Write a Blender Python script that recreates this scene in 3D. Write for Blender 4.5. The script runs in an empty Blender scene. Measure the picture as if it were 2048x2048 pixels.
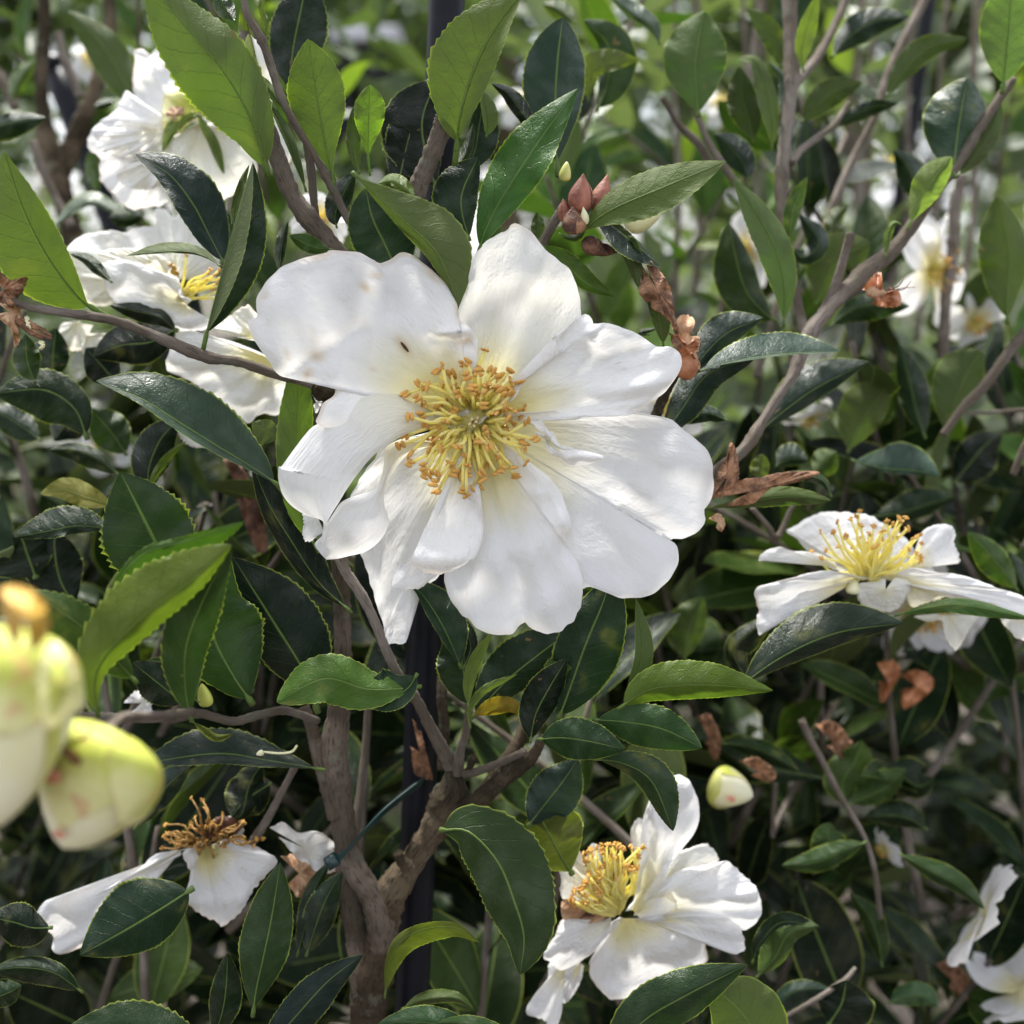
import bpy, math, random
import numpy as np
from mathutils import Matrix, Vector
R = math.radians
rnd = random.Random(7)
sc = bpy.context.scene
# ------------------------------------------------------------------ camera, world, sun, exposure
CAM_H, PITCH, T, D0 = 1.0, 15.0, 0.51, 0.21      # metres, degrees down, tan of half the field of view, focus distance
PXU = T / 1024.0                                  # one photo pixel (2048 wide) at 1 m
U = D0 * PXU                                      # size of one photo pixel at the focus distance
cam_data = bpy.data.cameras.new('camera')
cam = bpy.data.objects.new('camera', cam_data)
sc.collection.objects.link(cam)
sc.camera = cam
cam.location = (0, 0, CAM_H)
cam.rotation_euler = (R(90 - PITCH), 0, 0)
cam_data.sensor_width = 36
cam_data.lens = 18 / T
cam_data.clip_start = 0.01
cam_data.clip_end = 500
cam_data.dof.use_dof = True
cam_data.dof.focus_distance = D0
cam_data.dof.aperture_fstop = (18 / T) / 3.5
SUN_EL, SUN_AZ = 60.0, -22.0                      # azimuth from straight ahead (+Y), negative = left
world = bpy.data.worlds.new('World')
sc.world = world
world.use_nodes = True
wn = world.node_tree
bg = wn.nodes['Background']
sky = wn.nodes.new('ShaderNodeTexSky')
sky.sky_type = 'NISHITA'
sky.sun_disc = False
sky.sun_elevation = R(SUN_EL)
sky.sun_rotation = R(SUN_AZ)
sky.dust_density = 3.0
sky.air_density = 1.0
# thin bright cloud over most of the sky
def wnode(t, **k):
    n_ = wn.nodes.new(t)
    for a_, b_ in k.items(): setattr(n_, a_, b_)
    return n_
w_tc = wnode('ShaderNodeTexCoord'); w_no = wnode('ShaderNodeTexNoise'); w_no.inputs['Scale'].default_value = 2.2; w_no.inputs['Detail'].default_value = 5
wn.links.new(w_tc.outputs['Generated'], w_no.inputs['Vector'])
w_mr = wnode('ShaderNodeMapRange'); w_mr.inputs[1].default_value = .35; w_mr.inputs[2].default_value = .62; w_mr.inputs[3].default_value = .55; w_mr.inputs[4].default_value = .95
wn.links.new(w_no.outputs[0], w_mr.inputs[0])
w_mx = wnode('ShaderNodeMix', data_type='RGBA')
wn.links.new(w_mr.outputs[0], w_mx.inputs[0]); wn.links.new(sky.outputs[0], w_mx.inputs[6])
w_mx.inputs[7].default_value = (5.0, 5.1, 5.5, 1)
wn.links.new(w_mx.outputs[2], bg.inputs[0])
bg.inputs[1].default_value = 0.15
sun_d = bpy.data.lights.new('sun', 'SUN')
sun_d.energy = 4.9
sun_d.angle = R(8)
sun_d.color = (1.0, 0.97, 0.92)
sun = bpy.data.objects.new('sun', sun_d)
sc.collection.objects.link(sun)
sdir = Vector((math.sin(R(SUN_AZ)) * math.cos(R(SUN_EL)), math.cos(R(SUN_AZ)) * math.cos(R(SUN_EL)), math.sin(R(SUN_EL))))
sun.rotation_euler = sdir.to_track_quat('Z', 'Y').to_euler()
sun.location = (0, 0, 5)
sc.view_settings.view_transform = 'Standard'
sc.view_settings.look = 'None'
sc.view_settings.gamma = 1
sc.view_settings.exposure = 1.0
sc.cycles.use_denoising = True
sc.cycles.max_bounces = 8
sc.cycles.transparent_max_bounces = 4
sc.cycles.caustics_reflective = False
sc.cycles.caustics_refractive = False

# ------------------------------------------------------------------ placing things
CR, SR = math.cos(R(90 - PITCH)), math.sin(R(90 - PITCH))
def W(P):
    """photo position (x, y of 2048) and z (nearer than the focus plane, in pixels there) -> metres"""
    P = np.asarray(P, float)
    d = D0 - P[..., 2] * U
    x = (P[..., 0] - 1024) * PXU * d
    y = (1024 - P[..., 1]) * PXU * d
    return np.stack([x, y * CR + d * SR, CAM_H + y * SR - d * CR], -1)
REG = {'f': (0, 0, 2048), 'a': (0, 0, 700), 'b': (650, 0, 700), 'c': (1348, 0, 700), 'd': (0, 650, 700),
       'e': (450, 420, 550), 'g': (900, 420, 550), 'h': (500, 780, 550), 'i': (900, 780, 550),
       'j': (1348, 650, 700), 'k': (0, 1348, 700), 'l': (600, 1348, 700), 'm': (1348, 1348, 700),
       'o': (1040, 1498, 550), 'p': (100, 60, 550), 'q': (100, 400, 550), 'r': (0, 1100, 650),
       's': (1498, 980, 550), 't': (780, 680, 340)}
def Q(tag, pts):
    ox, oy, s = REG[tag]
    k = s / 1932.0
    return np.array([[ox + p[0] * k, oy + p[1] * k] for p in pts], float)
def invW(X):
    X = np.asarray(X, float) - [0, 0, CAM_H]
    d = X[..., 1] * SR - X[..., 2] * CR
    y = X[..., 1] * CR + X[..., 2] * SR
    return np.stack([1024 + X[..., 0] / (PXU * d), 1024 - y / (PXU * d), (D0 - d) / U], -1)
def pp(s):
    """'e 1 2; 3 4; i 5 6' -> photo pixels, the letter names the piece of the photo measured in"""
    out, tag = [], 'f'
    for it in s.split(';'):
        w = it.split()
        if not w: continue
        if w[0].isalpha(): tag = w.pop(0)
        out.append(Q(tag, [(float(w[0]), float(w[1]))])[0])
    return np.array(out)
def spline(P, n, by=None):
    """Catmull-Rom through P (k, dim), n samples even in length"""
    P = np.asarray(P, float)
    if len(P) == 2:
        t = np.linspace(0, 1, n)[:, None]
        return P[0] * (1 - t) + P[1] * t
    E = np.vstack([2 * P[0] - P[1], P, 2 * P[-1] - P[-2]])
    out = []
    for i in range(len(P) - 1):
        p0, p1, p2, p3 = E[i:i + 4]
        t = np.linspace(0, 1, 12, endpoint=False)[:, None]
        out.append(0.5 * (2 * p1 + (p2 - p0) * t + (2 * p0 - 5 * p1 + 4 * p2 - p3) * t ** 2 + (3 * p1 - p0 - 3 * p2 + p3) * t ** 3))
    out = np.vstack(out + [P[-1:]])
    L = np.r_[0, np.cumsum(np.linalg.norm(np.diff(out, axis=0), axis=1))]
    s = np.linspace(0, L[-1], n)
    return np.stack([np.interp(s, L, out[:, k]) for k in range(P.shape[1])], -1)

# ------------------------------------------------------------------ objects
COL = sc.collection
def tag(o, label=None, cat=None, group=None, kind=None):
    if label: o['label'] = label
    if cat: o['category'] = cat
    if group: o['group'] = group
    if kind: o['kind'] = kind
    return o
def empty(name, loc, label=None, cat=None, group=None):
    o = bpy.data.objects.new(name, None)
    o.location = tuple(float(v) for v in loc)
    o.empty_display_size = 0.01
    COL.objects.link(o)
    return tag(o, label, cat, group)
def setparent(o, parent):
    o.parent = parent
    if parent.type == 'EMPTY':
        o.matrix_parent_inverse = Matrix.Translation(-Vector(parent.location))
def mesh_data(name, V, F, uv=None, mats=(), smooth=True, midx=None):
    me = bpy.data.meshes.new(name)
    V = np.asarray(V, float)
    me.from_pydata(V.tolist(), [], F if isinstance(F, list) else F.tolist())
    if uv is not None:
        lay = me.uv_layers.new(name='UVMap')
        idx = np.empty(len(me.loops), dtype=np.int32)
        me.loops.foreach_get('vertex_index', idx)
        lay.data.foreach_set('uv', np.asarray(uv, float)[idx].ravel())
    for m in mats: me.materials.append(m)
    if midx is not None: me.polygons.foreach_set('material_index', midx)
    me.polygons.foreach_set('use_smooth', [smooth] * len(me.polygons))
    me.update()
    return me
def obj(name, me, parent=None, color=None, label=None):
    o = bpy.data.objects.new(name, me)
    COL.objects.link(o)
    if parent is not None: setparent(o, parent)
    if color is not None: o.color = color
    if label: o['label'] = label
    return o
def grid_faces(n, m, flip=False, off=0):
    i, j = np.meshgrid(np.arange(n - 1), np.arange(m - 1), indexing='ij')
    a = (i * m + j).ravel() + off
    F = np.stack([a, a + 1, a + m + 1, a + m], -1)
    return F[:, ::-1] if flip else F
def tube_vf(P, rad, k=8, noise=0.0, seed=0, off=0):
    """closed tube along world points P with radii"""
    P = np.asarray(P, float); n = len(P)
    rad = np.broadcast_to(rad, (n,))
    Tn = np.gradient(P, axis=0)
    Tn /= np.linalg.norm(Tn, axis=1)[:, None] + 1e-12
    up = np.array([0.31, -0.8, 0.5])
    A = np.cross(Tn, up); A /= np.linalg.norm(A, axis=1)[:, None] + 1e-12
    B = np.cross(Tn, A)
    th = np.linspace(0, 2 * np.pi, k, endpoint=False)
    g = np.random.RandomState(seed)
    rr = rad[:, None] * (1 + noise * g.randn(n, k))
    V = P[:, None] + rr[..., None] * (A[:, None] * np.cos(th)[None, :, None] + B[:, None] * np.sin(th)[None, :, None])
    V = V.reshape(-1, 3)
    F = []
    for i in range(n - 1):
        for j in range(k):
            a, b = i * k + j, i * k + (j + 1) % k
            F.append([a + off, b + off, b + k + off, a + k + off])
    F.append([j + off for j in range(k)][::-1]); F.append([(n - 1) * k + j + off for j in range(k)])
    uv = np.stack([np.tile(np.linspace(0, 1, k), n), np.repeat(np.linspace(0, 1, n), k)], -1)
    return V, F, uv

# ------------------------------------------------------------------ materials
class NT:
    def __init__(s, name):
        s.m = bpy.data.materials.new(name); s.m.use_nodes = True
        s.t = s.m.node_tree; s.t.nodes.clear()
        s.out = s.t.nodes.new('ShaderNodeOutputMaterial')
    def n(s, typ, ins=None, out=0, **kw):
        nd = s.t.nodes.new('ShaderNode' + typ)
        for k, v in kw.items(): setattr(nd, k, v)
        for k, v in (ins or {}).items():
            if hasattr(v, 'is_output'): s.t.links.new(v, nd.inputs[k])
            else: nd.inputs[k].default_value = v
        return nd if out is None else nd.outputs[out]
    def m_(s, op, a, b=0.0, c=0.0, clamp=False):
        return s.n('Math', {0: a, 1: b, 2: c}, operation=op, use_clamp=clamp)
    def step(s, x, lo, hi):
        return s.n('MapRange', {0: x, 1: lo, 2: hi, 3: 0.0, 4: 1.0}, interpolation_type='SMOOTHSTEP')
    def mix(s, f, a, b, blend='MIX'):
        return s.n('Mix', {0: f, 6: a, 7: b}, out=2, data_type='RGBA', blend_type=blend)
    def noise(s, vec, scale, detail=2.0, w=None, rough=0.5):
        d = {'Vector': vec, 'Scale': scale, 'Detail': detail, 'Roughness': rough}
        if w is not None: d['W'] = w
        return s.n('TexNoise', d, noise_dimensions='4D' if w is not None else '3D')
    def done(s, sh):
        s.t.links.new(sh, s.out.inputs[0]); return s.m
def rgb(r, g, b): return (r, g, b, 1.0)

def make_leaf_mat():
    t = NT('camellia_leaf')
    oi = t.n('ObjectInfo', out=None)
    base, alpha, rand = oi.outputs['Color'], oi.outputs['Alpha'], oi.outputs['Random']
    uv = t.n('TexCoord', out=None).outputs['UV']
    sp = t.n('SeparateXYZ', {0: uv}, out=None)
    u, v = sp.outputs[0], sp.outputs[1]
    au = t.m_('ABSOLUTE', t.m_('MULTIPLY_ADD', u, 2.0, -1.0))
    w = t.m_('MULTIPLY', rand, 37.0)
    n1 = t.noise(t.n('Mapping', {0: uv, 3: (1.2, 3.0, 1)}), 1.6, 3, w)
    n2 = t.noise(t.n('Mapping', {0: uv, 3: (10, 26.0, 1)}), 3.5, 3, w)
    n3 = t.noise(t.n('Mapping', {0: uv, 3: (3.2, 8.0, 1)}), 2.0, 4, w, 0.65)
    # side veins leave the midrib obliquely and bend towards the tip
    ph = t.m_('SUBTRACT', t.m_('MULTIPLY', v, 8.5), t.m_('MULTIPLY', t.m_('POWER', au, 0.8), 1.7))
    ph = t.m_('ADD', ph, t.m_('MULTIPLY', n3, 0.5))
    fr = t.m_('ABSOLUTE', t.m_('SUBTRACT', t.m_('FRACT', ph), 0.5))
    vein = t.m_('MULTIPLY', t.step(fr, 0.455, 0.5), t.m_('SUBTRACT', 1.0, t.step(au, 0.55, 0.95)))
    mid = t.m_('SUBTRACT', 1.0, t.step(au, 0.012, 0.05))
    margin = t.m_('MULTIPLY', t.step(t.m_('ADD', au, t.m_('MULTIPLY', n1, 0.05)), 0.965, 1.02), t.m_('MULTIPLY_ADD', n3, 0.9, 0.35))
    c = t.mix(1.0, base, t.mix(n1, rgb(0.55, 0.62, 0.6), rgb(1.45, 1.38, 1.3)), 'MULTIPLY')
    c = t.mix(t.m_('MULTIPLY', t.step(n3, 0.6, 0.75), 0.15), c, rgb(0.09, 0.12, 0.02))
    c = t.mix(t.m_('MULTIPLY', vein, 0.13), c, rgb(0.10, 0.15, 0.04))
    c = t.mix(t.m_('MULTIPLY', mid, 0.6), c, rgb(0.16, 0.24, 0.06))
    c = t.mix(t.m_('MULTIPLY', margin, 0.8), c, rgb(0.32, 0.38, 0.06))
    yl = t.m_('MULTIPLY', t.step(n1, 0.56, 0.74), t.step(t.m_('FRACT', t.m_('MULTIPLY', rand, 7.3)), 0.55, 0.9))
    c = t.mix(t.m_('MULTIPLY', yl, 0.4), c, rgb(0.17, 0.17, 0.02))
    bp_ = t.m_('MULTIPLY', t.step(t.noise(t.n('Mapping', {0: uv, 3: (2.6, 6.5, 1)}), 1.3, 3, w, 0.6), 0.66, 0.70), t.step(t.m_('FRACT', t.m_('MULTIPLY', rand, 13.7)), 0.6, 0.62))
    c = t.mix(t.m_('MULTIPLY', bp_, 0.8), c, rgb(0.13, 0.085, 0.035))
    # a few pale scars and specks
    spot = t.m_('MAXIMUM', t.step(n2, 0.74, 0.78), t.step(t.noise(t.n('Mapping', {0: uv, 3: (30, 75.0, 1)}), 3.0, 1, w), 0.78, 0.80))
    c = t.mix(t.m_('MULTIPLY', spot, 0.45), c, rgb(0.20, 0.20, 0.12))
    bf = t.n('NewGeometry', out=None).outputs['Backfacing']
    under = t.mix(0.55, c, rgb(0.105, 0.135, 0.045))
    col = t.mix(bf, c, under)
    dust = t.step(n3, 0.42, 0.62)
    rough = t.n('Mix', {0: bf, 2: t.m_('MULTIPLY_ADD', dust, 0.22, 0.3), 3: 0.62})
    h = t.m_('ADD', t.m_('MULTIPLY', vein, -0.8), t.m_('MULTIPLY', mid, -1.0))
    h = t.m_('ADD', h, t.m_('MULTIPLY', n2, 0.5))
    h = t.m_('ADD', h, t.m_('MULTIPLY', n3, 1.2))
    bump = t.n('Bump', {'Height': h, 'Strength': 0.5, 'Distance': 0.0006})
    pr = t.n('BsdfPrincipled', {'Base Color': col, 'Roughness': rough, 'Normal': bump, 'IOR': 1.45,
                                'Specular IOR Level': t.n('Mix', {0: bf, 2: t.m_('MULTIPLY_ADD', t.step(n1, 0.4, 0.65), 0.2, 0.14), 3: 0.15})})
    tc = t.mix(1.0, t.mix(t.m_('MULTIPLY', vein, 0.3), c, rgb(0.03, 0.06, 0.01)), rgb(1.95, 2.25, 0.85), 'MULTIPLY')
    tr = t.n('BsdfTranslucent', {0: tc, 1: bump})
    return t.done(t.n('MixShader', {0: alpha, 1: pr, 2: tr}))

def make_petal_mat():
    """object colour: red = brown staining, green = yellow at the base, blue = cream tint"""
    t = NT('white_petal')
    oi = t.n('ObjectInfo', out=None)
    s3 = t.n('SeparateColor', {0: oi.outputs['Color']}, out=None)
    stain, yel, cream = s3.outputs[0], s3.outputs[1], s3.outputs[2]
    w = t.m_('MULTIPLY', oi.outputs['Random'], 41.0)
    uv = t.n('TexCoord', out=None).outputs['UV']
    sp = t.n('SeparateXYZ', {0: uv}, out=None)
    u, v = sp.outputs[0], sp.outputs[1]
    n1 = t.noise(t.n('Mapping', {0: uv, 3: (3, 3, 1)}), 1.5, 3, w)
    ns = t.noise(t.n('Mapping', {0: uv, 3: (42, 2.2, 1)}), 1.3, 3, w, 0.6)
    nf = t.noise(t.n('Mapping', {0: uv, 3: (90, 30, 1)}), 2.0, 2, w)
    nsp = t.noise(t.n('Mapping', {0: uv, 3: (14, 6, 1)}), 1.2, 1, w)
    c = t.mix(t.m_('MULTIPLY', n1, 1.0), rgb(0.86, 0.865, 0.885), rgb(0.90, 0.895, 0.88))
    c = t.mix(t.m_('MULTIPLY', ns, 0.22), c, rgb(0.78, 0.79, 0.82))
    c = t.mix(t.m_('MULTIPLY', cream, 0.8), c, rgb(0.84, 0.82, 0.60))
    yb = t.m_('MULTIPLY', t.m_('SUBTRACT', 1.0, t.step(v, 0.12, 0.62)), yel)  # yellow petal base, spread wide to imitate the glow round the stamens
    c = t.mix(yb, c, rgb(0.80, 0.72, 0.26))
    edge = t.m_('MULTIPLY', t.m_('MULTIPLY', t.step(v, 0.962, 1.0), t.step(n1, 0.42, 0.62)), stain)
    c = t.mix(t.m_('MULTIPLY', edge, 0.9), c, rgb(0.52, 0.30, 0.10))
    spots = t.m_('MULTIPLY', t.m_('MULTIPLY', t.step(nsp, 0.66, 0.74), t.step(n1, 0.45, 0.7)), stain)
    c = t.mix(t.m_('MULTIPLY', spots, 0.75), c, rgb(0.58, 0.42, 0.18))
    sa = t.n('Attribute', attribute_name='spot', out=2)
    c = t.mix(t.m_('MULTIPLY', sa, 0.8), c, rgb(0.55, 0.38, 0.14))
    h = t.m_('ADD', t.m_('MULTIPLY', ns, 0.75), t.m_('MULTIPLY', nf, 0.25))
    nc = t.noise(t.n('Mapping', {0: uv, 3: (14, 7, 1)}), 1.6, 4, w, 0.6)
    h = t.m_('ADD', h, t.m_('ADD', t.m_('MULTIPLY', n1, 2.5), t.m_('MULTIPLY', nc, 1.6)))
    bump = t.n('Bump', {'Height': h, 'Strength': 0.55, 'Distance': 0.0007})
    pr = t.n('BsdfPrincipled', {'Base Color': c, 'Roughness': 0.55, 'Normal': bump, 'Specular IOR Level': 0.3,
                                'Sheen Weight': 0.1})
    tr = t.n('BsdfTranslucent', {0: t.mix(1.0, c, rgb(1.0, 0.985, 0.94), 'MULTIPLY'), 1: bump})
    return t.done(t.n('MixShader', {0: 0.40, 1: pr, 2: tr}))

def make_bark_mat(name, c1, c2, c3):
    t = NT(name)
    tc = t.n('TexCoord', out=None)
    ob = tc.outputs['Object']
    uv = t.n('Mapping', {0: tc.outputs['UV'], 3: (6, 40, 1)})
    n1 = t.noise(ob, 260, 5, None, 0.65)
    n2 = t.noise(ob, 60, 3)
    ridg = t.noise(t.n('Mapping', {0: tc.outputs['UV'], 3: (34, 9, 1)}), 1.0, 6, None, 0.72)
    lich = t.noise(ob, 130, 4, None, 0.7)
    n4 = t.noise(ob, 900, 3)
    c = t.mix(n1, rgb(*c1), rgb(*c2))
    c = t.mix(t.step(n2, 0.45, 0.68), c, rgb(*c3))
    c = t.mix(t.m_('MULTIPLY', t.step(ridg, 0.52, 0.62), 0.75), c, rgb(c1[0] * .3, c1[1] * .3, c1[2] * .3))
    c = t.mix(t.m_('MULTIPLY', t.step(lich, 0.56, 0.66), 0.55), c, rgb(0.36, 0.36, 0.27))
    c = t.mix(t.m_('MULTIPLY', t.step(n2, 0.58, 0.44), 0.30), c, rgb(c1[0] * .5, c1[1] * .55, c1[2] * .4))
    h = t.m_('ADD', t.m_('MULTIPLY', ridg, 2.2), t.m_('ADD', n1, t.m_('MULTIPLY', n4, 0.4)))
    bump = t.n('Bump', {'Height': h, 'Strength': 1.0, 'Distance': 0.0018})
    return t.done(t.n('BsdfPrincipled', {'Base Color': c, 'Roughness': 0.85, 'Normal': bump, 'Specular IOR Level': 0.12}))

def simple(name, c1, c2, rough=0.5, scale=200, bump=0.3, dist=0.0005, trans=0.0, spec=0.5):
    t = NT(name)
    ob = t.n('TexCoord', out=None).outputs['Object']
    n1 = t.noise(ob, scale, 4, None, 0.6)
    n2 = t.noise(ob, scale * 5, 3)
    c = t.mix(t.step(n1, 0.35, 0.65), rgb(*c1), rgb(*c2))
    b = t.n('Bump', {'Height': t.m_('ADD', n1, t.m_('MULTIPLY', n2, 0.4)), 'Strength': bump, 'Distance': dist})
    pr = t.n('BsdfPrincipled', {'Base Color': c, 'Roughness': rough, 'Normal': b, 'Specular IOR Level': spec})
    if trans:
        tr = t.n('BsdfTranslucent', {0: c, 1: b})
        pr = t.n('MixShader', {0: trans, 1: pr, 2: tr})
    return t.done(pr)

M_LEAF = make_leaf_mat()
M_PETAL = make_petal_mat()
M_BARK = make_bark_mat('grey_brown_bark', (0.27, 0.215, 0.17), (0.48, 0.40, 0.33), (0.56, 0.48, 0.41))
M_BARKT = make_bark_mat('trunk_bark', (0.17, 0.135, 0.10), (0.34, 0.27, 0.205), (0.42, 0.335, 0.26))
M_BARKG = make_bark_mat('rough_dark_bark', (0.06, 0.045, 0.03), (0.19, 0.145, 0.09), (0.30, 0.23, 0.15))
M_FIL = simple('filament_yellow', (0.95, 0.86, 0.24), (0.96, 0.91, 0.46), 0.5, 900, 0.1, trans=0.55)
M_OLD = simple('withered_filament', (0.20, 0.10, 0.02), (0.42, 0.24, 0.06), 0.7, 700, 0.5, trans=0.1)
M_ANT = simple('anther_orange', (0.60, 0.27, 0.035), (0.88, 0.54, 0.15), 0.7, 2500, 0.6)
M_PIST = simple('pistil', (0.62, 0.50, 0.30), (0.80, 0.72, 0.42), 0.5, 1500, 0.3)
M_SEPAL = simple('green_sepal', (0.20, 0.26, 0.04), (0.34, 0.38, 0.08), 0.45, 160, 0.2, trans=0.15)
M_STALK = simple('green_stalk', (0.20, 0.25, 0.04), (0.30, 0.33, 0.06), 0.45, 300, 0.2)
M_BUDY = simple('bud_yellow_green', (0.50, 0.54, 0.10), (0.62, 0.62, 0.20), 0.4, 60, 0.15, trans=0.12)
def bud_mat(name, ca, cb, lo, hi):
    t = NT(name)
    tc = t.n('TexCoord', out=None)
    sp = t.n('SeparateXYZ', {0: tc.outputs['UV']}, out=None)
    n1 = t.noise(tc.outputs['Object'], 130, 3)
    n2 = t.noise(tc.outputs['Object'], 230, 2)
    st = t.noise(t.n('Mapping', {0: tc.outputs['UV'], 3: (30, 2, 1)}), 1.5, 3)
    f = t.step(t.m_('ADD', sp.outputs[1], t.m_('MULTIPLY_ADD', n1, 0.9, -0.45)), lo, hi)
    c = t.mix(f, rgb(*ca), rgb(*cb))
    c = t.mix(t.m_('MULTIPLY', st, 0.3), c, rgb(0.42, 0.46, 0.10))
    c = t.mix(t.m_('MULTIPLY', t.step(n2, 0.60, 0.72), 0.5), c, rgb(0.62, 0.26, 0.16))
    au = t.m_('ABSOLUTE', t.m_('MULTIPLY_ADD', sp.outputs[0], 2.0, -1.0))
    ed = t.m_('MAXIMUM', t.step(au, 0.93, 1.0), t.step(sp.outputs[1], 0.95, 1.0))
    c = t.mix(t.m_('MULTIPLY', ed, 0.6), c, rgb(0.40, 0.24, 0.08))
    b = t.n('Bump', {'Height': t.m_('ADD', st, n1), 'Strength': 0.3, 'Distance': 0.0006})
    pr = t.n('BsdfPrincipled', {'Base Color': c, 'Roughness': 0.5, 'Normal': b, 'Specular IOR Level': 0.3})
    tr = t.n('BsdfTranslucent', {0: c, 1: b})
    return t.done(t.n('MixShader', {0: 0.12, 1: pr, 2: tr}))
M_BSK = bud_mat('bud_scale_skin', (0.50, 0.54, 0.09), (0.84, 0.81, 0.42), 0.35, 0.85)
M_BUDC = simple('bud_cream', (0.82, 0.80, 0.46), (0.86, 0.84, 0.60), 0.4, 70, 0.15, trans=0.15)
M_DRY = simple('dry_brown', (0.13, 0.06, 0.03), (0.40, 0.21, 0.11), 0.75, 380, 1.0, 0.0012, trans=0.12)
M_DRYL = simple('dry_light_brown', (0.42, 0.23, 0.12), (0.60, 0.40, 0.25), 0.75, 300, 0.9, 0.001, trans=0.15)
M_DRYD = simple('dry_dark_brown', (0.07, 0.03, 0.02), (0.19, 0.09, 0.05), 0.8, 400, 1.0, 0.001)
M_RED = simple('red_brown_scale', (0.17, 0.05, 0.03), (0.33, 0.12, 0.07), 0.6, 300, 0.5)
M_ORG = simple('orange_scale', (0.28, 0.10, 0.04), (0.50, 0.21, 0.09), 0.4, 200, 0.4, trans=0.15)
M_AMB = simple('amber_scale', (0.42, 0.23, 0.03), (0.62, 0.38, 0.05), 0.45, 300, 0.6)
M_BLACK = simple('black_plastic', (0.005, 0.006, 0.009), (0.008, 0.009, 0.013), 0.4, 120, 0.15, spec=0.15)
M_TIE = simple('dark_green_plastic', (0.008, 0.028, 0.028), (0.014, 0.04, 0.038), 0.35, 200, 0.1)
M_GREY = simple('grey_metal', (0.42, 0.42, 0.45), (0.55, 0.55, 0.58), 0.4, 80, 0.2)
M_SPOT = simple('dark_slit', (0.015, 0.01, 0.006), (0.09, 0.05, 0.02), 0.9, 900, 0.5)
M_PINK = simple('pink_mark', (0.50, 0.18, 0.10), (0.62, 0.30, 0.20), 0.6, 300, 0.2)

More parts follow.
